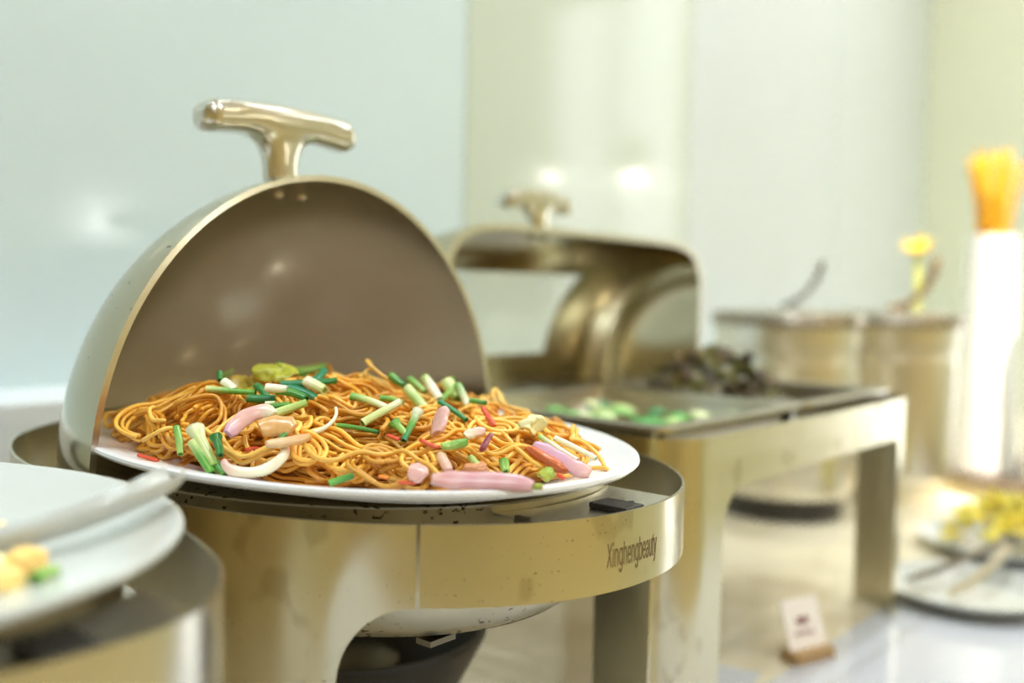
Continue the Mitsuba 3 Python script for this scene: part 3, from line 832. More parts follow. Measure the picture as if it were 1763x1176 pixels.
TOPS = [
    ('scallion_piece', [(-0.1028, -0.0274, 0.0434), (-0.0952, -0.0378, 0.0426), (-0.0873, -0.0482, 0.0421)], 0.00336, 'pg mg mg', 'straight mid green scallion tube with a pale left end, upper left of the noodles'),
    ('scallion_piece', [(-0.0885, -0.0496, 0.047), (-0.0881, -0.0544, 0.0447), (-0.089, -0.0595, 0.0414)], 0.00362, 'dg dg', 'short dark green scallion tube pointing down beside the two white chunks'),
    ('scallion_piece', [(-0.0927, -0.0637, 0.0472), (-0.0862, -0.0725, 0.0467)], 0.00445, 'wh wh', 'white scallion chunk lying between dark green tubes at the top of the heap'),
    ('scallion_piece', [(-0.0866, -0.0648, 0.045), (-0.0822, -0.0724, 0.0438), (-0.0793, -0.0801, 0.0415)], 0.00417, 'mg dg', 'dark green scallion tube lying just below the white chunks'),
    ('scallion_piece', [(-0.0646, -0.0468, 0.0442), (-0.0606, -0.0546, 0.0426), (-0.0582, -0.0644, 0.0389)], 0.0044, 'tg tg', 'teal green scallion tube next to the stubby cream white end'),
    ('scallion_piece', [(-0.0592, -0.0542, 0.0469), (-0.0575, -0.0602, 0.0448), (-0.056, -0.0659, 0.0427)], 0.00565, 'wh pg', 'stubby cream white scallion end leaning on a teal tube'),
    ('scallion_piece', [(-0.0997, -0.0785, 0.0354), (-0.0918, -0.0825, 0.0383), (-0.0845, -0.0862, 0.041)], 0.00435, 'pg lg', 'thick pale yellow green scallion stalk behind the purple onion arch'),
    ('scallion_piece', [(-0.0956, -0.0522, 0.0401), (-0.0914, -0.0577, 0.0399), (-0.0861, -0.0631, 0.0404)], 0.0042, 'dg tg', 'wrinkled dark green scallion piece left of the pale stalk'),
    ('scallion_piece', [(-0.0957, -0.0313, 0.0479), (-0.095, -0.0355, 0.0461), (-0.095, -0.0399, 0.0438)], 0.00429, 'wh wh', 'small white scallion stub at the upper left edge of the noodles'),
    ('scallion_piece', [(-0.0954, -0.0672, 0.0393), (-0.0918, -0.0707, 0.0398)], 0.00236, 'wh pg', 'tiny white scallion ring end tucked under the dark green pieces'),
    ('scallion_piece', [(-0.0684, -0.0441, 0.0471), (-0.0587, -0.0542, 0.0479), (-0.0471, -0.065, 0.0495)], 0.00379, 'tg dg', 'long teal scallion tube lying across the back of the heap'),
    ('scallion_piece', [(-0.0573, -0.0578, 0.0477), (-0.053, -0.0579, 0.0504), (-0.0493, -0.0569, 0.0533)], 0.0038, 'tg tg', 'upright teal scallion leaf standing at the back of the heap'),
    ('scallion_piece', [(-0.0187, 0.0236, 0.0489), (-0.016, 0.0141, 0.0455), (-0.0119, 0.0053, 0.0434)], 0.00397, 'dg mg', 'dark green scallion tube draped over the broccoli leaf'),
    ('scallion_piece', [(-0.0121, 0.0173, 0.0454), (-0.0049, 0.011, 0.0466), (0.0029, 0.0057, 0.0488)], 0.0051, 'lg mg', 'bright green scallion tube at the very back top of the heap'),
    ('scallion_piece', [(-0.0977, -0.0719, 0.0377), (-0.0932, -0.0749, 0.0389), (-0.0887, -0.0789, 0.0396)], 0.00263, 'dg mg', 'thin green scallion sliver just left of the pale yellow green stalk'),
    ('broccoli_leaf', [(-0.0577, -0.0032, 0.0492), (-0.0491, -0.0109, 0.0506), (-0.0435, -0.0228, 0.0477)], 0.01139, 'yg yg', 'ruffled yellow green broccoli leaf at the back of the heap'),
    ('cabbage_leaf', [(-0.0618, 0.0096, 0.0464), (-0.0601, 0.0023, 0.0435), (-0.0589, -0.0055, 0.0401)], 0.00874, 'yb yg', 'wilted yellow brown cabbage leaf at the upper left of the heap'),
    ('scallion_piece', [(-0.0937, -0.0239, 0.054), (-0.0963, -0.0281, 0.05)], 0.00248, 'dg dg', 'tiny dark green scallion tip at the far left back of the heap'),
    ('scallion_piece', [(-0.0249, 0.078, 0.0377), (-0.0168, 0.0773, 0.0426)], 0.00306, 'mg lg', 'tiny light green scallion tip beside the wilted cabbage leaf'),
    ('scallion_piece', [(-0.1317, -0.0626, 0.0317), (-0.1329, -0.0676, 0.0282), (-0.1343, -0.0763, 0.0226), (-0.1357, -0.0854, 0.0168)], 0.00468, 'wf pg pg lg', 'scallion base with a frayed white end, front left of the noodles'),
    ('scallion_piece', [(-0.1372, -0.0682, 0.0246), (-0.1379, -0.0758, 0.02), (-0.1394, -0.0881, 0.0125)], 0.00408, 'pg mg mg', 'bright green forked scallion stalk at the front left rim of the plate'),
    ('scallion_piece', [(-0.1366, -0.0818, 0.0194), (-0.1368, -0.0879, 0.016), (-0.1372, -0.0941, 0.0124)], 0.00295, 'tg mg', 'dark green scallion prong next to the forked stalk at the front left rim'),
    ('scallion_piece', [(-0.133, -0.0809, 0.0275), (-0.1345, -0.0853, 0.0241), (-0.1365, -0.0901, 0.0202)], 0.00324, 'dg dg', 'short dark green scallion tube against the frayed scallion base'),
    ('scallion_piece', [(-0.1347, -0.0494, 0.0297), (-0.1373, -0.056, 0.0245), (-0.1407, -0.0628, 0.0186)], 0.0028, 'mg lg', 'dull green scallion strip half sunk in the noodles at far left'),
    ('onion_slice', [(-0.1382, -0.094, 0.0187), (-0.1381, -0.0999, 0.0155), (-0.1343, -0.1061, 0.0146), (-0.1282, -0.1113, 0.0158), (-0.1211, -0.1131, 0.0194), (-0.1163, -0.1118, 0.0232), (-0.1142, -0.108, 0.0265), (-0.115, -0.1038, 0.0283)], 0.004, 'pk wh wh pk', 'curled pink white onion arc at the front rim, open like a hook'),
    ('onion_slice', [(-0.1315, -0.089, 0.0297), (-0.1249, -0.0879, 0.0345), (-0.1188, -0.0888, 0.038), (-0.1143, -0.0915, 0.0394), (-0.1123, -0.0969, 0.0378)], 0.00603, 'pu pk pk wh', 'purple edged onion arch in the left middle of the noodles'),
    ('onion_slice', [(-0.1172, -0.0948, 0.0313), (-0.1109, -0.0992, 0.0329), (-0.1069, -0.1066, 0.0315)], 0.00824, 'ob ob', 'soft translucent brown onion square inside the purple edged arch'),
    ('onion_slice', [(-0.1223, -0.1054, 0.0268), (-0.1155, -0.1114, 0.0279), (-0.1065, -0.1179, 0.0302)], 0.00377, 'ow ob', 'pale tan onion strip running right below the translucent brown square'),
    ('scallion_piece', [(-0.1189, -0.1096, 0.0281), (-0.114, -0.1091, 0.0315), (-0.1092, -0.1086, 0.035)], 0.00216, 'dg mg', 'thin green scallion sliver lying on the brown onion square'),
    ('chili_strip', [(-0.1238, -0.091, 0.0256), (-0.1205, -0.0928, 0.0268), (-0.119, -0.0959, 0.0261)], 0.00246, 'rd rd', 'red chilli strip under the brown onion square'),
    ('bean_sprout', [(-0.0957, -0.106, 0.0285), (-0.0902, -0.1081, 0.0308), (-0.0845, -0.1078, 0.0347), (-0.0808, -0.1039, 0.0392)], 0.00227, 'wh wh', 'curved white bean sprout in the middle of the noodles'),
    ('scallion_piece', [(-0.0807, -0.1054, 0.0309), (-0.0751, -0.1138, 0.03), (-0.0697, -0.1234, 0.0283)], 0.00229, 'mg dg', 'thin dark green scallion strip right of the white bean sprout'),
    ('scallion_piece', [(-0.0644, -0.0964, 0.0442), (-0.0599, -0.105, 0.0424), (-0.0564, -0.1148, 0.0394)], 0.00384, 'mg pg wh', 'light green scallion stalk crossing the upper middle of the noodles'),
    ('scallion_piece', [(-0.0723, -0.1142, 0.0321), (-0.0628, -0.1168, 0.0367), (-0.0521, -0.12, 0.0419)], 0.00407, 'pg pg wh', 'pale scallion stalk slanting up right in the middle of the noodles'),
    ('scallion_piece', [(-0.0398, -0.0914, 0.0411), (-0.0361, -0.0967, 0.0406), (-0.0337, -0.1024, 0.039)], 0.0031, 'mg lg', 'small green scallion strip behind the two pale stalks'),
    ('scallion_piece', [(-0.1138, -0.1399, 0.0128), (-0.1089, -0.1429, 0.0144), (-0.1045, -0.1454, 0.0159)], 0.00313, 'mg dg', 'green scallion tube at the middle of the front rim'),
    ('chili_strip', [(-0.149, -0.0392, 0.0193), (-0.1465, -0.0444, 0.0182), (-0.1441, -0.049, 0.0172)], 0.00253, 'rd rd', 'red chilli strip at the front left edge of the plate'),
    ('scallion_piece', [(-0.0041, -0.0748, 0.0421), (-0.0049, -0.084, 0.0365), (-0.006, -0.0935, 0.0307)], 0.00526, 'pg lg pg', 'thick pale green scallion stalk at the top right of the heap'),
    ('scallion_piece', [(-0.0097, -0.0675, 0.0493), (-0.0097, -0.0726, 0.0465), (-0.009, -0.0781, 0.044)], 0.00364, 'mg dg', 'green scallion tube behind the top of the thick pale stalk'),
    ('scallion_piece', [(0.0238, -0.0478, 0.0456), (0.024, -0.0541, 0.0424), (0.0241, -0.0613, 0.0385)], 0.00388, 'mg lg', 'green scallion tube between the thick pale stalk and the white one'),
    ('scallion_piece', [(0.019, -0.0659, 0.0457), (0.0173, -0.0745, 0.0399), (0.0154, -0.0823, 0.0344)], 0.00479, 'lg wh wh', 'white scallion stalk with a green tip on the right crest'),
    ('scallion_piece', [(0.0606, -0.042, 0.0406), (0.0645, -0.0432, 0.0425), (0.0676, -0.0445, 0.0437)], 0.00375, 'mg mg', 'small bright green scallion tube at the back of the right crest'),
    ('scallion_piece', [(0.031, -0.0723, 0.0428), (0.03, -0.0781, 0.039), (0.0279, -0.0853, 0.0338)], 0.00693, 'pg lg', 'wide pale green scallion stalk on the right crest'),
    ('scallion_piece', [(0.0358, -0.077, 0.0411), (0.0332, -0.0837, 0.0358), (0.0303, -0.0905, 0.0303)], 0.00381, 'mg wh', 'thin scallion strip turning white at its lower end, right crest'),
    ('scallion_piece', [(0.0139, -0.0842, 0.0341), (0.0189, -0.0844, 0.0372), (0.0237, -0.0848, 0.0401)], 0.00339, 'mg lg', 'short green scallion strip crossing the wide pale stalk'),
    ('scallion_piece', [(-0.0173, -0.1136, 0.0382), (-0.0159, -0.1225, 0.0343), (-0.0152, -0.1316, 0.0299)], 0.00278, 'tg dg', 'thin teal scallion strip running down right above the onion square'),
    ('scallion_piece', [(0.0128, -0.108, 0.0368), (0.0178, -0.1166, 0.0355)], 0.00295, 'mg dg', 'flat green scallion strip at the right shoulder of the heap'),
    ('onion_slice', [(-0.0398, -0.1365, 0.0383), (-0.045, -0.1401, 0.0329), (-0.0507, -0.1438, 0.0273)], 0.00898, 'pk pk', 'upright pale pink onion square right of the middle of the noodles'),
    ('scallion_piece', [(-0.052, -0.1327, 0.0394), (-0.0596, -0.1357, 0.0329), (-0.0673, -0.1384, 0.0264)], 0.00313, 'wh mg tg', 'teal scallion stalk with a split white top in the middle of the noodles'),
    ('scallion_piece', [(-0.0631, -0.1275, 0.0344), (-0.0631, -0.1319, 0.032), (-0.063, -0.136, 0.0298)], 0.0037, 'mg lg', 'dull green scallion piece beside the split topped stalk'),
    ('chili_strip', [(-0.0046, -0.1333, 0.0386), (-0.0062, -0.1391, 0.0345), (-0.0081, -0.1455, 0.0298)], 0.00246, 'rd rd', 'thin red chilli strip standing on the right shoulder of the heap'),
    ('chili_strip', [(-0.0785, -0.1612, 0.0299), (-0.0773, -0.166, 0.0282), (-0.0756, -0.1702, 0.027)], 0.00239, 'rd rd', 'red chilli strip below the pale pink onion square'),
    ('chili_strip', [(-0.0685, -0.1289, 0.0293), (-0.0664, -0.135, 0.0274)], 0.00255, 'rd rd', 'short red chilli strip left of the split topped scallion'),
    ('onion_slice', [(-0.0425, -0.1559, 0.0273), (-0.0374, -0.158, 0.0295), (-0.0337, -0.1615, 0.0299)], 0.00458, 'wh pk', 'white translucent onion slice right of the pale pink square'),
    ('onion_slice', [(-0.0506, -0.1799, 0.0312), (-0.0548, -0.1803, 0.0283), (-0.0588, -0.1815, 0.0251)], 0.00432, 'pd pd', 'dark purple onion chip on the right of the noodles'),
    ('pepper_piece', [(-0.0731, -0.1693, 0.028), (-0.0686, -0.1731, 0.0289), (-0.0637, -0.1764, 0.0302)], 0.00454, 'lg mg', 'soft green pepper piece between the red strips and the purple chip'),
    ('scallion_piece', [(-0.0603, -0.1756, 0.0259), (-0.0605, -0.1796, 0.0236), (-0.0606, -0.1832, 0.0216)], 0.00268, 'lg pg', 'pale green scallion piece above the meat cube'),
    ('scallion_piece', [(-0.0508, -0.1882, 0.0204), (-0.0523, -0.1901, 0.0184), (-0.0541, -0.1923, 0.0161)], 0.00375, 'mg lg', 'upright green scallion tube right of the meat cube'),
    ('meat_piece', [(-0.0667, -0.1771, 0.0172), (-0.0621, -0.1806, 0.0183), (-0.0583, -0.1854, 0.0181)], 0.00667, 'mt mt', 'browned glossy pork cube behind the big pink onion slab'),
    ('onion_slice', [(-0.0916, -0.1676, 0.0204), (-0.0901, -0.1711, 0.0195), (-0.0897, -0.1748, 0.0178)], 0.00671, 'pk pk', 'pink onion chip half hidden under noodles left of the big slab'),
    ('onion_slice', [(-0.0729, -0.1679, 0.0239), (-0.0742, -0.1721, 0.0208), (-0.0757, -0.1769, 0.0173)], 0.00371, 'ow pk', 'thin translucent onion sliver left of the pork cube'),
    ('onion_slice', [(-0.0905, -0.1807, 0.0162), (-0.0838, -0.189, 0.016), (-0.0765, -0.1978, 0.016), (-0.0701, -0.2057, 0.0158), (-0.0647, -0.215, 0.0143)], 0.0061, 'pk st st st', 'big pink striped onion slab lying along the front rim'),
    ('onion_slice', [(-0.0304, -0.1888, 0.0261), (-0.0287, -0.1974, 0.0226), (-0.0268, -0.2065, 0.0189), (-0.0232, -0.2168, 0.0157)], 0.00659, 'pu pu pk', 'big purple onion slice lying toward the right end of the plate'),
    ('meat_piece', [(-0.0352, -0.1895, 0.0255), (-0.0349, -0.1971, 0.0216), (-0.0335, -0.2048, 0.0184), (-0.0319, -0.2105, 0.0163)], 0.00463, 'rb rb', 'red brown strip of fried meat under the big purple onion slice'),
    ('scallion_piece', [(-0.0154, -0.1807, 0.0274), (-0.0139, -0.1913, 0.0226), (-0.0122, -0.2022, 0.0178)], 0.00256, 'lg wh wh', 'long white scallion stalk lying behind the big purple onion slice'),
    ('scallion_piece', [(-0.0002, -0.1781, 0.0247), (0.0029, -0.1896, 0.0205), (0.0053, -0.1998, 0.0165)], 0.00293, 'wh wh', 'outer white scallion stalk at the right end of the plate'),
    ('cabbage_leaf', [(-0.0071, -0.1658, 0.0284), (-0.001, -0.1661, 0.0322), (0.0034, -0.1675, 0.0342)], 0.00898, 'cr cr', 'pale cream cabbage crumple at the right edge of the noodles'),
    ('pepper_piece', [(-0.0432, -0.2039, 0.0153), (-0.0401, -0.2047, 0.0169), (-0.0369, -0.2056, 0.0185)], 0.00643, 'yg lg', 'bright green pepper piece at the front right of the noodles'),
    ('pepper_piece', [(-0.0726, -0.222, 0.0183), (-0.0696, -0.2262, 0.0179)], 0.00247, 'lg yg', 'small green pepper tip at the right end of the big onion slab'),
    ('chili_strip', [(-0.039, -0.211, 0.0169), (-0.0388, -0.2146, 0.0151)], 0.00239, 'rd rd', 'short red chilli piece beside the bright green pepper'),
    ('chili_strip', [(-0.098, -0.1672, 0.0149), (-0.0931, -0.1735, 0.0147)], 0.00154, 'rd rd', 'flat red chilli strip at the front rim left of the onion slab'),
    ('carrot_strip', [(-0.0968, -0.1534, 0.0159), (-0.0942, -0.1574, 0.0154)], 0.00236, 'or or', 'orange carrot strip near the front rim in the middle of the plate'),
]

rt = np.random.default_rng(21)


def gradient(codes, n):
    c = np.array([COL[k] for k in codes.split()])
    s = np.linspace(0, 1, n)
    return np.stack([np.interp(s, np.linspace(0, 1, len(c)), c[:, k]) for k in range(3)], 1)


def local_top(x, y):
    i, j = cell(np.asarray(x), np.asarray(y))
    ii, jj = np.clip(i[:, None] + OFF[:, 0], 0, len(GX) - 1), np.clip(j[:, None] + OFF[:, 1], 0, len(GY) - 1)
    return np.sort(top[ii, jj], 1)[:, -4:].mean(1)


def seat_on_heap(pts, r, n, rise=0.9, far=0.032):
    """Slide a rigid piece down the front of the heap, then lift it, until it rests on the strands and none of them leans over it."""
    p = resample(pts, n)
    d = np.array((-0.72, -0.69, 0.14))      # down the heap's front, towards the aisle
    ahead = np.arange(0, 0.034, 0.002)
    best = None
    for s in np.arange(0, far, 0.0015):
        q = p + d * s
        under = local_top(q[:, 0], q[:, 1]) + rise * r - q[:, 2]
        xs, ys = q[:, :1] + d[0] * ahead, q[:, 1:2] + d[1] * ahead
        i, j = cell(xs, ys)
        over = (top[i, j] - (q[:, 2:3] + 0.35 * r + d[2] * ahead)).max(1)
        need = max(np.quantile(under, 0.75), np.quantile(over, 0.72))
        if best is None or need < best[0] - 0.0003:
            best = (need, q)
        if need <= 0.0022:
            break
    need, q = best
    q[:, 2] += np.clip(need, -0.005, 0.0085)
    return q


def cut_tube(p, r, cols, split=False):
    """Scallion: an oval hollow stalk with open cut ends and a slight crease."""
    n, sides = len(p), 12
    t, s, u = frames(p)
    a = np.arange(sides) / sides * 2 * PI
    prof = 1 + 0.05 * np.cos(3 * a + 1)
    rr = r * np.linspace(1.0, 0.90, n) * (1 + 0.04 * np.sin(np.linspace(0, 5, n)))
    if split:
        rr = rr * np.interp(np.arange(n), [0, n * 0.25, n], [1.55, 1.0, 0.9])
    def ring(k):
        return (p[:, None] + (np.cos(a) * prof)[None, :, None] * s[:, None] * (rr * k)[:, None, None] + (np.sin(a) * prof * 0.80)[None, :, None] * u[:, None] * (rr * k)[:, None, None])
    o, i = ring(1.0), ring(0.62)
    v = np.concatenate([o.transpose(1, 0, 2).reshape(-1, 3), i.transpose(1, 0, 2).reshape(-1, 3)])
    f = quads(sides, n, True)
    m = sides * n
    k = np.arange(sides)
    k2 = (k + 1) % sides
    ends = []
    for e, fl in ((0, 1), (n - 1, -1)):
        q = np.vstack([np.stack([k * n + e, k2 * n + e, m + k2 * n + e], 1), np.stack([k * n + e, m + k2 * n + e, m + k * n + e], 1)])
        ends.append(q[:, ::fl])
    f = np.vstack([f, f[:, ::-1] + m] + ends)
    streak = 1 + 0.10 * np.cos(5 * a + 0.5)[:, None, None]
    c = np.tile(cols[None], (sides, 1, 1)) * streak
    return trimesh.Trimesh(v, f, process=False), np.vstack([c.reshape(-1, 3), (c * 0.9 + 0.06).reshape(-1, 3)])


def slab(p, half, thick, cols, curl=0.25, stripes=0.0, ruffle=0.0, seed=0, tilt=0.0):
    """A curved slice (onion, leaf, pepper): a strip along p, curled across its width, with thickness."""
    n, m = len(p), 11
    t, s, u = frames(p)
    if tilt:
        s, u = s * math.cos(tilt) + u * math.sin(tilt), u * math.cos(tilt) - s * math.sin(tilt)
    w = np.linspace(-1, 1, m)
    taper = np.ones(n)
    taper = np.minimum(1, 0.62 + 2.2 * np.minimum(np.linspace(0, 1, n), np.linspace(1, 0, n)))
    edge = 1 + 0.05 * np.sin(np.linspace(0, 17, n) + seed)
    def layer(off):
        v = p[:, None] + s[:, None] * (w[None, :] * (half * taper * edge)[:, None])[..., None] + u[:, None] * ((off * (1 - 0.35 * np.abs(w) ** 3) - curl * half * w ** 2)[None, :, None])
        if ruffle:
            q = meshkit.fbm(np.stack([v[..., 0] * 160 + seed, v[..., 1] * 160, v[..., 2] * 90], -1), 2, seed) - 0.5
            v = v + u[:, None] * (q * ruffle)[..., None] + s[:, None] * (q * ruffle * 0.6)[..., None]
        return v.reshape(-1, 3)
    mesh = shell(layer(thick / 2), layer(-thick / 2), n, m)
    c = np.repeat(cols[:, None], m, 1)
    if stripes:
        vein = 0.5 + 0.5 * np.sin(np.arange(n)[:, None] / n * 26 + 0.8 * w[None, :] + seed)
        c = c * (1 - stripes * vein[..., None] * np.array([0.15, 0.5, 0.35]))
    edgew = (np.abs(w) > 0.86)[None, :, None]
    c = np.where(edgew, c * 0.9 + np.array([0.06, 0.05, 0.03]), c)
    c = c.reshape(-1, 3)
    return mesh, np.vstack([c, c * 0.95])


def lump(p, half, cols, seed):
    m = trimesh.creation.icosphere(3, 1.0)
    v = np.array(m.vertices)
    v = np.sign(v) * np.abs(v) ** 0.7
    L = max(np.linalg.norm(p[-1] - p[0]) / 2, half)
    d = (p[-1] - p[0]) / np.linalg.norm(p[-1] - p[0])
    sd = np.cross(d, (0, 0, 1))
    sd /= np.linalg.norm(sd)
    up = np.cross(sd, d)
    q = meshkit.fbm(v * 2.2 + seed, 3, seed) - 0.5
    v = v * (1 + 0.45 * q)[:, None]
    out = p.mean(0) + v[:, :1] * d * L + v[:, 1:2] * sd * half + v[:, 2:3] * up * half * 0.8
    c = np.array(cols[len(cols) // 2]) * (0.8 + 0.9 * (meshkit.fbm(v * 3 + seed, 2, seed + 3)))[:, None]
    return trimesh.Trimesh(out, m.faces, process=False), c


for idx, (kind, pts, w, codes, label) in enumerate(TOPS):
    pts = np.array(pts)
    short = np.linalg.norm(np.diff(pts, axis=0), axis=1).sum() < 0.006
    n = 10 if len(pts) == 2 else 22
    if 'arc' in label or 'arch' in label or 'slab' in label:
        n = 40
    r = w / 2 * (1.25 if kind in ('onion_slice', 'pepper_piece', 'cabbage_leaf', 'broccoli_leaf') else 1.25)
    p = seat_on_heap(pts, r, n, far=0.002 if kind in ('chili_strip', 'carrot_strip') and 'front' in label else 0.007 if kind == 'meat_piece' or 'chip' in label or 'sliver left' in label else 0.032)
    cols = gradient(codes, n)
    mat = 'waxy'
    if kind in ('scallion_piece',):
        mesh, c = cut_tube(p, r * 1.05, cols, 'frayed' in label or 'split' in label)
    elif kind == 'bean_sprout':
        mesh = tube(p, r * np.linspace(1, 0.55, n), 8, bulge=0.8)
        c = np.tile(cols[0], (len(mesh.vertices), 1))
    elif kind in ('chili_strip', 'carrot_strip'):
        mesh, c = slab(p, r, 0.0011, cols, 0.35, seed=idx)
    elif kind == 'meat_piece':
        mesh, c = lump(p, r, cols, idx)
    elif kind in ('broccoli_leaf', 'cabbage_leaf'):
        mesh, c = slab(p, r, 0.0012, cols, 0.35, ruffle=0.009, seed=idx, tilt=-0.7)
        c = c * (0.75 + 0.5 * meshkit.fbm(np.asarray(mesh.vertices) * 300, 2, idx))[:len(c), None] if len(c) == len(mesh.vertices) else c
    elif kind == 'pepper_piece':
        mesh, c = slab(p, r * 0.9, 0.0018, cols, 0.4, ruffle=0.003, seed=idx, tilt=-0.5)
    else:   # onion
        mesh, c = slab(p, r, 0.0022, cols, 0.18, stripes=0.38 if 'striped' in label else 0.18, seed=idx, tilt=-0.95 if n > 30 else -0.75)
    tag(obj(kind, mesh, mat, color=np.clip(c, 0, 1)), label, kind.split('_')[0] if kind not in ('bean_sprout',) else 'bean sprout')

# ------------------------------------------------------------------ nearest chafing dish with its plate and spoon
FX, FY, FA, FB, FN = -0.2685, 0.040, 0.1045, 0.265, 2.6
near = thing('chafing_dish', 'nearest steel chafing dish, at the left edge, under the plate with the white spoon', 'chafing dish')
chafer_frame(near, FA, FB, FN, FX, FY, 'steel_satin', seam=0.07)
obj('water_pan', oval_lathe(pan_prof, FA - 0.016, FB - 0.05, 2.4, 96, FX, FY), 'steel_grime', near, smooth=35)
sh = shelf_plate(near, FX, FY, FA, FB, FN, FX - 0.047, FX + 0.047, FY - 0.222, -0.0045, 'steel_satin')
obj('stopper_pad', box(FX - 0.009, FX + 0.009, FY - 0.258, FY - 0.238, -0.0044, -0.0012, 0.0008), 'black_rubber', sh, smooth=40, label='black rubber stopper pad')

NX, NY, NROT, NA, NB = -0.337, -0.063, 0.605, 0.145, 0.173
prof2 = [(1, 0.0022), (0.062, 0.0022), (0.058, 0.0024), (0.040, 0.0040), (0.018, 0.0090), (0.004, 0.0120), (0.0012, 0.0128), (0.0, 0.0144), (0.0004, 0.0158), (0.0018, 0.0164),
         (0.0045, 0.0160), (0.016, 0.0122), (0.030, 0.0090), (0.046, 0.0066), (0.062, 0.0056), (1, 0.0054)]
tag(obj('serving_plate', oval_lathe(prof2, NA, NB, 2.0, 160, NX, NY, NROT), 'porcelain', smooth=40), 'cream plate in the near left corner with a spoon lying in it', 'plate')

spoon = thing('serving_spoon', 'white porcelain serving spoon lying in the near left plate, handle over the rim', 'spoon')
hp = resample([(-0.282, -0.139, 0.0115), (-0.257, -0.145, 0.0130), (-0.236, -0.151, 0.0175), (-0.212, -0.153, 0.0235), (-0.193, -0.144, 0.0262)], 40)
hw = np.interp(np.linspace(0, 1, 40), [0, 0.15, 0.5, 0.85, 0.95, 1.0], [0.0085, 0.0068, 0.0055, 0.0062, 0.0060, 0.0034])
tt, ss, uu = frames(hp)
wv = np.linspace(-1, 1, 15)
def spoon_layer(off):
    return (hp[:, None] + ss[:, None] * (wv[None] * hw[:, None])[..., None] + uu[:, None] * (off - 0.0022 + 0.0050 * np.abs(wv)[None, :, None] ** 2)).reshape(-1, 3)
obj('handle', shell(spoon_layer(0.0016), spoon_layer(-0.0014), 40, 15), 'porcelain', spoon, smooth=50)
bowl = oval_lathe([(1, 0.0), (0.012, 0.0005), (0.004, 0.004), (0.0, 0.011), (0.0014, 0.0114), (0.006, 0.005), (0.013, 0.0022), (1, 0.0018)], 0.036, 0.025, 2.0, 64)
R = trimesh.transformations.rotation_matrix(-0.15, (0, 0, 1))
bowl.apply_transform(R)
bowl.apply_translation((-0.312, -0.136, 0.0066))
obj('spoon_bowl', bowl, 'porcelain', spoon, smooth=50)

rf = np.random.default_rng(3)
for i, (x, y, z, s, col, lab) in enumerate([(-0.2570, -0.1640, 0.0105, 0.0060, (0.78, 0.50, 0.16), 'tan fried cube nearest the spoon handle on the near plate'),
                                            (-0.2710, -0.1790, 0.0100, 0.0060, (0.80, 0.58, 0.20), 'golden fried cube at the left picture edge on the near plate'),
                                            (-0.2690, -0.1630, 0.0105, 0.0062, (0.82, 0.70, 0.36), 'pale fried cube behind the golden one on the near plate'),
                                            (-0.2520, -0.1150, 0.0105, 0.0075, (0.83, 0.74, 0.44), 'pale yellow food morsel behind the spoon on the near plate')]):
    m, c = lump(np.array([(x - s, y, z), (x + s, y + 0.002, z)]), s * 0.9, np.array([col] * 3), 40 + i)
    tag(obj('fried_cube', m, 'food', color=np.clip(c, 0, 1)), lab, 'food cube')
p = resample([(-0.2640, -0.1840, 0.0105), (-0.2600, -0.1820, 0.0112), (-0.2555, -0.1805, 0.0110)], 12)
m, c = cut_tube(p, 0.0024, gradient('mg lg', 12))
tag(obj('scallion_piece', m, 'waxy', color=c), 'small green scallion bit beside the tan cube on the near plate', 'scallion')

# ------------------------------------------------------------------ rectangular chafing dish behind
rect = thing('chafing_dish', 'rectangular steel chafing dish behind, open window lid, two food pans side by side', 'chafing dish')
X0, X1, Y0, Y1, RZ = 0.186, 0.660, -0.147, 0.270, 0.0
RBH = 0.040
loop = rounded_rect(X0, X1, Y0, Y1, 0.034, 14)
loop = subdivided(loop, 0.002)
# four corner pieces with legs and the plain bands between them
def arc_of(path, a0, a1):
    s = np.r_[0, np.cumsum(np.linalg.norm(np.diff(np.vstack([path, path]), axis=0), axis=1))]
    pp = np.vstack([path, path])[:len(s)]
    L = s[len(path)]
    q = np.linspace(a0, a1, int((a1 - a0) / 0.0015))
    q2 = q % L
    pc, sc = np.vstack([path, path[:1]]), s[:len(path) + 1]
    return np.stack([np.interp(q2, sc, pc[:, 0]), np.interp(q2, sc, pc[:, 1])], 1), L
seg = np.r_[0, np.cumsum(np.linalg.norm(np.diff(np.vstack([loop, loop[:1]]), axis=0), axis=1))]
Lr = seg[-1]
def at_corner(cx_, cy_):
    return seg[np.argmin(np.hypot(loop[:, 0] - cx_, loop[:, 1] - cy_))]
corners = sorted(at_corner(*q) for q in ((X1 - .010, Y0 + .010), (X1 - .010, Y1 - .010), (X0 + .010, Y1 - .010), (X0 + .010, Y0 + .010)))
HALF = 0.092
LEGS = [(HALF - 0.036, HALF + 0.050), (HALF - 0.076, HALF + 0.036), (HALF - 0.045, HALF + 0.060), (HALF - 0.060, HALF + 0.052)]
FILLET = [0.012, 0.012, 0.026, 0.030]
for i, c0 in enumerate(corners):
    path, _ = arc_of(loop, c0 - HALF, c0 + HALF)
    s = np.linspace(0, 2 * HALF, len(path))
    z = lower_edge(path, [LEGS[i]], RZ - RBH, COUNTER, FILLET[i])
    sheet('leg_panel', rect, path, RZ + 0.0004, z, 0.0018, 22, 'steel_frame')
    nxt = corners[(i + 1) % 4] + (Lr if i == 3 else 0)
    path, _ = arc_of(loop, c0 + HALF - 0.004, nxt - HALF + 0.004)
    ctr = np.array([(X0 + X1) / 2, (Y0 + Y1) / 2])
    sheet('frame_band', rect, path * 0.9985 + ctr * 0.0015, RZ, RZ - RBH, 0.0018, 8, 'steel_frame')
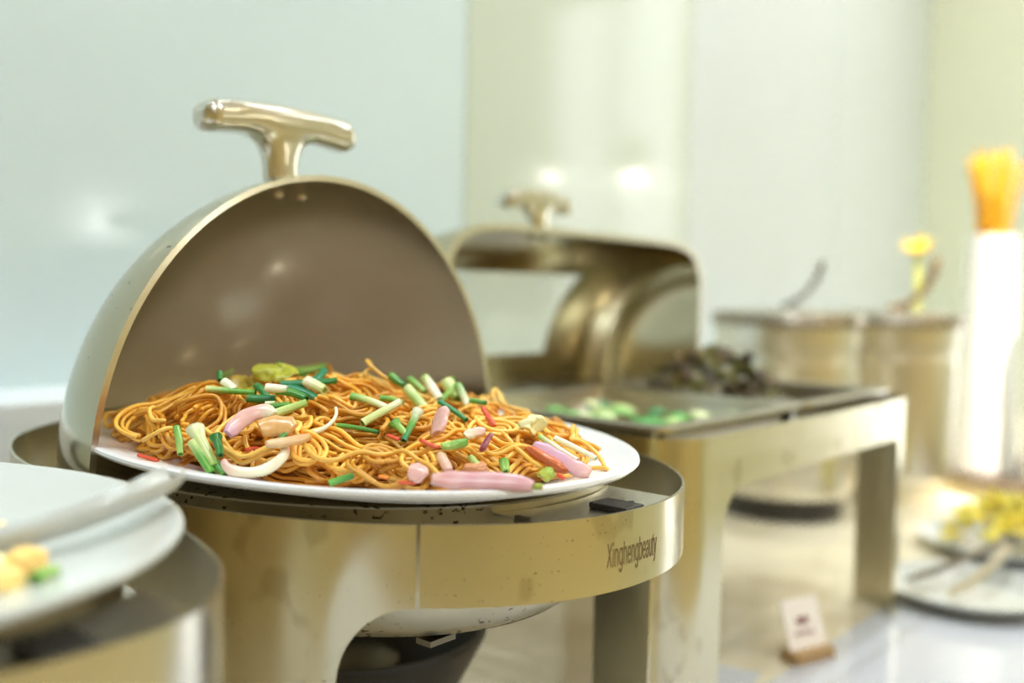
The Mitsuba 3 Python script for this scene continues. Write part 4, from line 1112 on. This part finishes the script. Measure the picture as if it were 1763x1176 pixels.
# water pan below, round cornered
inner = subdivided(rounded_rect(X0 + 0.016, X1 - 0.016, Y0 + 0.016, Y1 - 0.02, 0.05, 12), 0.006)
mid = inner.mean(0)
def shrink(loop_, d):
    sgn = loop_ - mid
    half = np.abs(sgn).max(0)
    return mid + sgn * (half - d) / half
obj('water_pan', loft([ringloop(shrink(inner, 0.030), -0.048), ringloop(shrink(inner, 0.012), -0.044), ringloop(shrink(inner, 0.010), -0.036),
                       ringloop(shrink(inner, 0.022), -0.0355)], False, True), 'steel_satin', rect, smooth=45)
# lid
LX, LY = 0.4275, 0.100
rlid = dome_lid(rect, LX, LY, -0.004, 0.2225, 0.160, 0.165, 8.0, 0.0060, 98, ('steel_lid', 'steel_inside_bright'), window=((0.317, 0.541), (39, 79)), cells=(90, 60))
t_handle(rlid, LX - 0.060, 0.128, 0.162, 0.052, 'steel_polished', 0.95, 0.15)
for x in (LX - 0.069, LX - 0.051):
    v = trimesh.creation.icosphere(2, 1.0)
    v.apply_scale((0.004, 0.004, 0.0026))
    v.apply_translation((x, 0.128, 0.1500))
    obj('rivet', v, 'steel_satin', rlid, smooth=True)
# the lid's glass: a bent pane in the opening
uu_ = np.linspace(0.313, 0.545, 12)
pp_ = np.radians(np.linspace(37, 81, 16))
rr_ = (1 - np.abs((uu_ - LX) / 0.2225) ** 8.0) ** (1 / 8.0)
gv = np.stack([np.repeat(uu_[:, None], 16, 1), LY + (0.160 - 0.003) * rr_[:, None] * np.sin(pp_)[None], -0.004 + (0.165 - 0.003) * rr_[:, None] * np.cos(pp_)[None]], -1).reshape(-1, 3)
obj('window_pane', sheet_mesh(gv, quads(12, 16)), 'clear_pane', rlid, smooth=True, label='bent clear glass pane in the lid')


def food_pan(x0, x1, y0, y1, zrim, depth, lip, label):
    """Thin pressed pan with a flat turned rim and round corners."""
    o = subdivided(rounded_rect(x0, x1, y0, y1, 0.010, 8), 0.003)
    m = o.mean(0)
    def sh_(d):
        sg = o - m
        hf = np.abs(sg).max(0)
        return m + sg * (hf - d) / hf
    loops = [ringloop(sh_(0.0), zrim - 0.0045), ringloop(sh_(0.0), zrim - 0.001), ringloop(sh_(0.0012), zrim), ringloop(sh_(lip - 0.002), zrim), ringloop(sh_(lip), zrim - 0.0015),
             ringloop(sh_(lip + 0.003), zrim - depth + 0.008), ringloop(sh_(lip + 0.010), zrim - depth)]
    return tag(obj('food_pan', loft(loops, True, False), 'steel_satin', smooth=45), label, 'food pan')


food_pan(0.196, 0.4325, -0.127, 0.100, 0.0075, 0.034, 0.013, 'near steel food pan with green vegetables, in the rectangular chafing dish')
food_pan(0.4330, 0.643, -0.127, 0.100, 0.0075, 0.034, 0.013, 'far steel food pan with dark vegetables, in the rectangular chafing dish')
# the covered back of the dish
obj('back_cover', box(X0 + 0.012, X1 - 0.012, 0.1005, Y1 - 0.01, -0.006, -0.003), 'steel_satin', rect, smooth=False)

rv = np.random.default_rng(11)
GREENS = [(0.10, 0.38, 0.10), (0.20, 0.50, 0.14), (0.50, 0.66, 0.26), (0.72, 0.80, 0.46), (0.06, 0.30, 0.12)]
k = 0
for i in range(64):
    x, y = rv.uniform(0.224, 0.404), rv.uniform(-0.100, 0.074)
    a = rv.uniform(0, PI)
    s = rv.uniform(0.008, 0.013)
    z = -0.013 + rv.uniform(0.0, 0.007)
    d = np.array((math.cos(a), math.sin(a), rv.uniform(-0.25, 0.25)))
    col = np.array(GREENS[rv.integers(5)])
    m, c = slab(resample([np.array((x, y, z)) - d * s, np.array((x, y, z + 0.003)), np.array((x, y, z)) + d * s], 10), s * 0.75, 0.003, np.tile(col, (10, 1)), 0.3, seed=i)
    tag(obj('green_vegetable', m, 'waxy', color=np.clip(c, 0, 1)), 'green vegetable slice lying in the near food pan', 'vegetable', 'green vegetable slices in the near food pan')
for i in range(84):
    q = rv.uniform(0, 1) ** 0.6
    a = rv.uniform(0, 2 * PI)
    x, y = 0.505 + 0.062 * q * math.cos(a), 0.006 + 0.088 * q * math.sin(a)
    z = -0.014 + 0.056 * (1 - q ** 1.8) + rv.uniform(-0.002, 0.002)
    s = rv.uniform(0.008, 0.013)
    d = np.array((math.cos(a + 1), math.sin(a + 1), rv.uniform(-0.5, 0.5)))
    col = np.array([(0.035, 0.022, 0.006), (0.065, 0.036, 0.006), (0.12, 0.07, 0.008), (0.09, 0.085, 0.01)][rv.integers(4)])
    m, c = slab(resample([np.array((x, y, z)) - d * s, np.array((x, y, z + 0.004)), np.array((x, y, z)) + d * s], 10), s * 0.8, 0.002, np.tile(col, (10, 1)), 0.3, ruffle=0.010, seed=i, tilt=rv.uniform(-0.6, 0.6))
    tag(obj('dark_vegetable', m, 'waxy', color=np.clip(c, 0, 1)), 'glossy dark brown vegetable piece heaped in the far food pan', 'vegetable', 'dark vegetable pieces in the far food pan')

# burners on the counter
def burner(x, y, r0, r1, z1, label):
    t = thing('fuel_burner', label, 'burner')
    obj('cup', lathe([(0, 0.0), (r0, 0.0), (r0 + 0.002, 0.004), (r1, z1 - 0.004), (r1, z1), (r1 - 0.004, z1), (r0 - 0.004, 0.012), (0, 0.010)], x, y, COUNTER, 48), 'black_metal', t)
    obj('fuel_can', lathe([(0, 0.011), (r0 * 0.72, 0.011), (r0 * 0.72, z1 * 0.75), (r0 * 0.5, z1 * 0.78), (0, z1 * 0.78)], x, y, COUNTER, 32), 'steel_dark', t)
burner(0.045, 0.020, 0.040, 0.088, 0.098, 'black cup shaped burner under the noodle chafing dish')

# ------------------------------------------------------------------ soup pots, ladles
def soup_pot(x, y, label, foot):
    t = thing('soup_pot', label, 'pot')
    r = 0.107
    obj('plinth', lathe([(0, 0), (r * 0.80, 0), (r * 0.82, 0.004), (r * 0.82, 0.0295), (0, 0.0295)], x, y, COUNTER, 48), foot, t)
    obj('body', lathe([(0, 0.030), (r * 0.86, 0.030), (r * 0.95, 0.036), (r, 0.050), (r, 0.225), (r - 0.004, 0.232), (r - 0.004, 0.246), (r, 0.250), (r + 0.001, 0.285), (r - 0.002, 0.287), (r - 0.006, 0.284), (r - 0.006, 0.05), (0, 0.045)], x, y, COUNTER, 80), 'steel_pot', t)
    obj('rim_ring', lathe([(r - 0.012, 0.282), (r + 0.005, 0.282), (r + 0.007, 0.290), (r + 0.004, 0.300), (r - 0.010, 0.302), (r - 0.012, 0.282)], x, y, COUNTER, 80), 'pot_lip', t)
    obj('lid', lathe([(0, 0.309), (0.03, 0.309), (0.09, 0.304), (r - 0.012, 0.299), (r - 0.012, 0.297), (0, 0.303)], x, y, COUNTER, 64), 'steel_satin', t)
soup_pot(1.010, 0.155, 'first round steel soup pot right behind the rectangular chafing dish', 'black_metal')
soup_pot(1.250, 0.085, 'second round steel soup pot beside the white vase', 'steel_satin')
tag(obj('ladle', tube(resample([(1.020, 0.168, 0.085), (1.018, 0.132, 0.106), (1.010, 0.104, 0.152)], 20), np.interp(np.linspace(0, 1, 20), [0, 1], [0.0065, 0.005]), 10, flat=0.6, bulge=0.6), 'steel_dark', smooth=60),
    'dark ladle handle sticking out of the first soup pot', 'ladle')
tag(obj('ladle', tube(resample([(1.250, 0.085, 0.085), (1.232, 0.036, 0.106), (1.212, 0.004, 0.163)], 20), np.interp(np.linspace(0, 1, 20), [0, 1], [0.009, 0.007]), 10, flat=0.6, bulge=0.6), 'wood', smooth=60),
    'brown wooden ladle handle sticking out of the second soup pot', 'ladle')

# ------------------------------------------------------------------ vases at the end of the buffet
board = thing('tray', 'raised wooden tray with a dark edge under the white vases', 'tray')
TR = math.atan2(-0.81, -0.587)


def on_tray(m):
    """From tray axes (u along its near edge, v away from it) to the room."""
    v = np.array(m.vertices)
    u, w = v[:, 0], v[:, 1]
    v[:, 0], v[:, 1] = 1.402 - 0.587 * u + 0.81 * w, 0.058 - 0.81 * u - 0.587 * w
    m.vertices = v
    m.invert()
    return m


obj('base', on_tray(box(-0.075, 0.42, 0.003, 0.26, COUNTER, COUNTER + 0.024, 0.002)), 'wood_pale', board, smooth=30)
obj('edge', on_tray(box(-0.078, 0.423, 0.0, 0.263, COUNTER + 0.0241, COUNTER + 0.030, 0.002)), 'wood_dark', board, smooth=30)
VX, VY, VZ = 1.456, -0.014, COUNTER + 0.030


def vase(x, y, r0, r1, h, label):
    n = 24
    z = np.linspace(0, 1, n)
    r = r0 + (r1 - r0) * z ** 0.9
    prof = [(0, 0)] + [(a, b * h) for a, b in zip(r, z)] + [(a - 0.004, b * h) for a, b in zip(r[::-1], z[::-1]) if b * h > 0.012] + [(0, 0.012)]
    return tag(obj('vase', lathe(prof, x, y, VZ, 64), 'vase_white', smooth=40), label, 'vase')


vase(VX, VY, 0.055, 0.040, 0.410, 'tall tapering white vase filled with yellow breadsticks')
vase(1.420, -0.135, 0.050, 0.044, 0.325, 'shorter white vase at the right edge beside the tall one')
rs_ = np.random.default_rng(5)
for i in range(18):
    a = i * 2.399
    q = 0.0265 * math.sqrt((i + 0.5) / 18)
    low = np.array((VX + 0.75 * q * math.cos(a), VY + 0.75 * q * math.sin(a), 0.09))
    mid_ = np.array((VX + q * math.cos(a), VY + q * math.sin(a), 0.215))
    tip = np.array((VX + 2.1 * q * math.cos(a), VY + 2.0 * q * math.sin(a), 0.350 + rs_.uniform(-0.015, 0.020)))
    tag(obj('breadstick', tube(resample([low, mid_, tip], 14), 0.0034 * (1 + 0.08 * rs_.normal(size=14)), 8, bulge=0.8), 'food',
            color=np.tile(np.array((0.82, 0.42, 0.025)) * rs_.uniform(0.85, 1.12), (8 * 14 + 2, 1)).clip(0, 1)),
        'yellow breadstick fanning out of the tall white vase', 'breadstick', 'breadsticks in the tall white vase')
fl = thing('yellow_flower', 'yellow flower leaning out between the second soup pot and the white vase', 'flower')
stem = resample([(1.398, 0.098, COUNTER + 0.0005), (1.400, 0.092, -0.02), (1.408, 0.094, 0.11), (1.415, 0.100, 0.185)], 24)
obj('stem', tube(stem, 0.006, 8), 'food', fl, color=np.tile((0.62, 0.62, 0.12), (8 * 24 + 2, 1)))
for i in range(6):
    a = i / 6 * 2 * PI
    d = np.array((0.5 * math.cos(a), math.sin(a), 0.45 + 0.5 * math.cos(a)))
    pth = resample([stem[-1], stem[-1] + d * 0.015 + (0, 0, 0.003), stem[-1] + d * 0.030 + (0, 0, 0.002)], 12)
    m, c = slab(pth, 0.010, 0.0015, np.tile((0.84, 0.44, 0.02), (12, 1)), 0.4, seed=i)
    obj('petal', m, 'food', fl, color=c)
tag(obj('salad_leaf', slab(resample([(1.335, -0.150, VZ + 0.004), (1.330, -0.175, VZ + 0.022), (1.325, -0.200, VZ + 0.006)], 12), 0.020, 0.003, np.tile((0.45, 0.58, 0.06), (12, 1)), 0.3, ruffle=0.012, seed=3)[0], 'food', color=np.tile((0.45, 0.58, 0.06), (12 * 11 * 2, 1))),
    'yellow green salad leaf lying on the tray by the white vases', 'salad leaf')

# ------------------------------------------------------------------ plates, tongs, card in front
def round_plate(x, y, r, z0, label, name='plate'):
    prof = [(0, 0), (r * 0.62, 0), (r * 0.66, 0.003), (r * 0.97, 0.0155), (r, 0.0175), (r * 0.995, 0.0195), (r * 0.96, 0.018), (r * 0.72, 0.0075), (r * 0.64, 0.0055), (0, 0.005)]
    return tag(obj(name, lathe(prof, x, y, z0, 96), 'porcelain', smooth=40), label, 'plate')
round_plate(0.732, -0.188, 0.092, COUNTER + 0.0005, 'round white plate with steel tongs on it, at the right')
round_plate(0.990, -0.160, 0.105, COUNTER + 0.0005, 'round white plate heaped with yellow vegetable strips, behind the tongs plate')
for i in range(70):
    q, a = math.sqrt(rs_.uniform(0, 1)), rs_.uniform(0, 2 * PI)
    x, y = 1.000 + 0.072 * q * math.cos(a), -0.165 + 0.072 * q * math.sin(a)
    z = COUNTER + 0.016 + 0.056 * (1 - q ** 1.6)
    d = np.array((math.cos(a + rs_.normal()), math.sin(a + rs_.normal()), rs_.normal() * 0.3))
    d /= np.linalg.norm(d)
    col = np.array([(0.78, 0.62, 0.03), (0.66, 0.55, 0.03), (0.84, 0.70, 0.10), (0.55, 0.50, 0.04)][rs_.integers(4)])
    m, c = slab(resample([np.array((x, y, z)) - d * 0.018, np.array((x, y, z + 0.004)), np.array((x, y, z)) + d * 0.018], 8), 0.007, 0.004, np.tile(col, (8, 1)), 0.25, ruffle=0.004, seed=i)
    tag(obj('yellow_vegetable', m, 'waxy', color=np.clip(c, 0, 1)), 'yellow vegetable strip heaped on the round plate at the right', 'vegetable', 'yellow strips on the round plate')
tg = thing('tongs', 'steel tongs lying across the round white plate at the right', 'tongs')
def arm(pts, mat, w):
    p = resample(pts, 30)
    return slab(p, w, 0.002, np.ones((30, 3)), -0.15)[0]
obj('arm', arm([(0.694, -0.136, COUNTER + 0.0195), (0.768, -0.168, COUNTER + 0.032), (0.845, -0.202, COUNTER + 0.050)], None, 0.007), 'steel_dark', tg, smooth=40)
obj('arm', arm([(0.682, -0.183, COUNTER + 0.0165), (0.760, -0.200, COUNTER + 0.030), (0.845, -0.206, COUNTER + 0.051)], None, 0.007), 'steel_satin', tg, smooth=40)
obj('joint', lathe([(0, -0.006), (0.008, -0.006), (0.008, 0.006), (0, 0.006)], 0.846, -0.204, COUNTER + 0.050, 20), 'steel_dark', tg)

card = thing('label_card', 'small pinkish dish label card leaning on its wooden stand, on the counter', 'label card')
cv = np.array([(0.428, -0.150), (0.474, -0.150)])
m = box(-0.023, 0.023, -0.0008, 0.0008, 0, 0.046)
M = trimesh.transformations.euler_matrix(-0.34, 0.0, -0.32)
m.apply_transform(M)
m.apply_translation((0.448, -0.131, COUNTER + 0.008))
obj('sheet', m, 'paper', card, smooth=False)
mk = [box(-0.009 + 0.0, 0.006, -0.0012, -0.0008, 0.023, 0.030), box(-0.014, 0.010, -0.0012, -0.0008, 0.014, 0.017)]
for q in mk:
    q.apply_transform(M)
    q.apply_translation((0.448, -0.131, COUNTER + 0.008))
obj('print', cat(*mk), 'ink', card, smooth=False, label='small dark print')
b = box(-0.025, 0.025, -0.010, 0.012, 0, 0.010, 0.002)
b.apply_transform(trimesh.transformations.rotation_matrix(-0.32, (0, 0, 1)))
b.apply_translation((0.448, -0.131, COUNTER + 0.0003))
obj('stand', b, 'wood', card, smooth=30)
pc = box(-0.035, 0.035, -0.025, 0.025, 0, 0.0012)
pc.apply_transform(trimesh.transformations.rotation_matrix(0.25, (0, 0, 1)))
pc.apply_translation((0.345, -0.100, COUNTER + 0.0002))
tag(obj('paper_card', pc, 'counter_white', smooth=False), 'white paper card lying flat on the counter by the near leg of the rectangular dish', 'card')
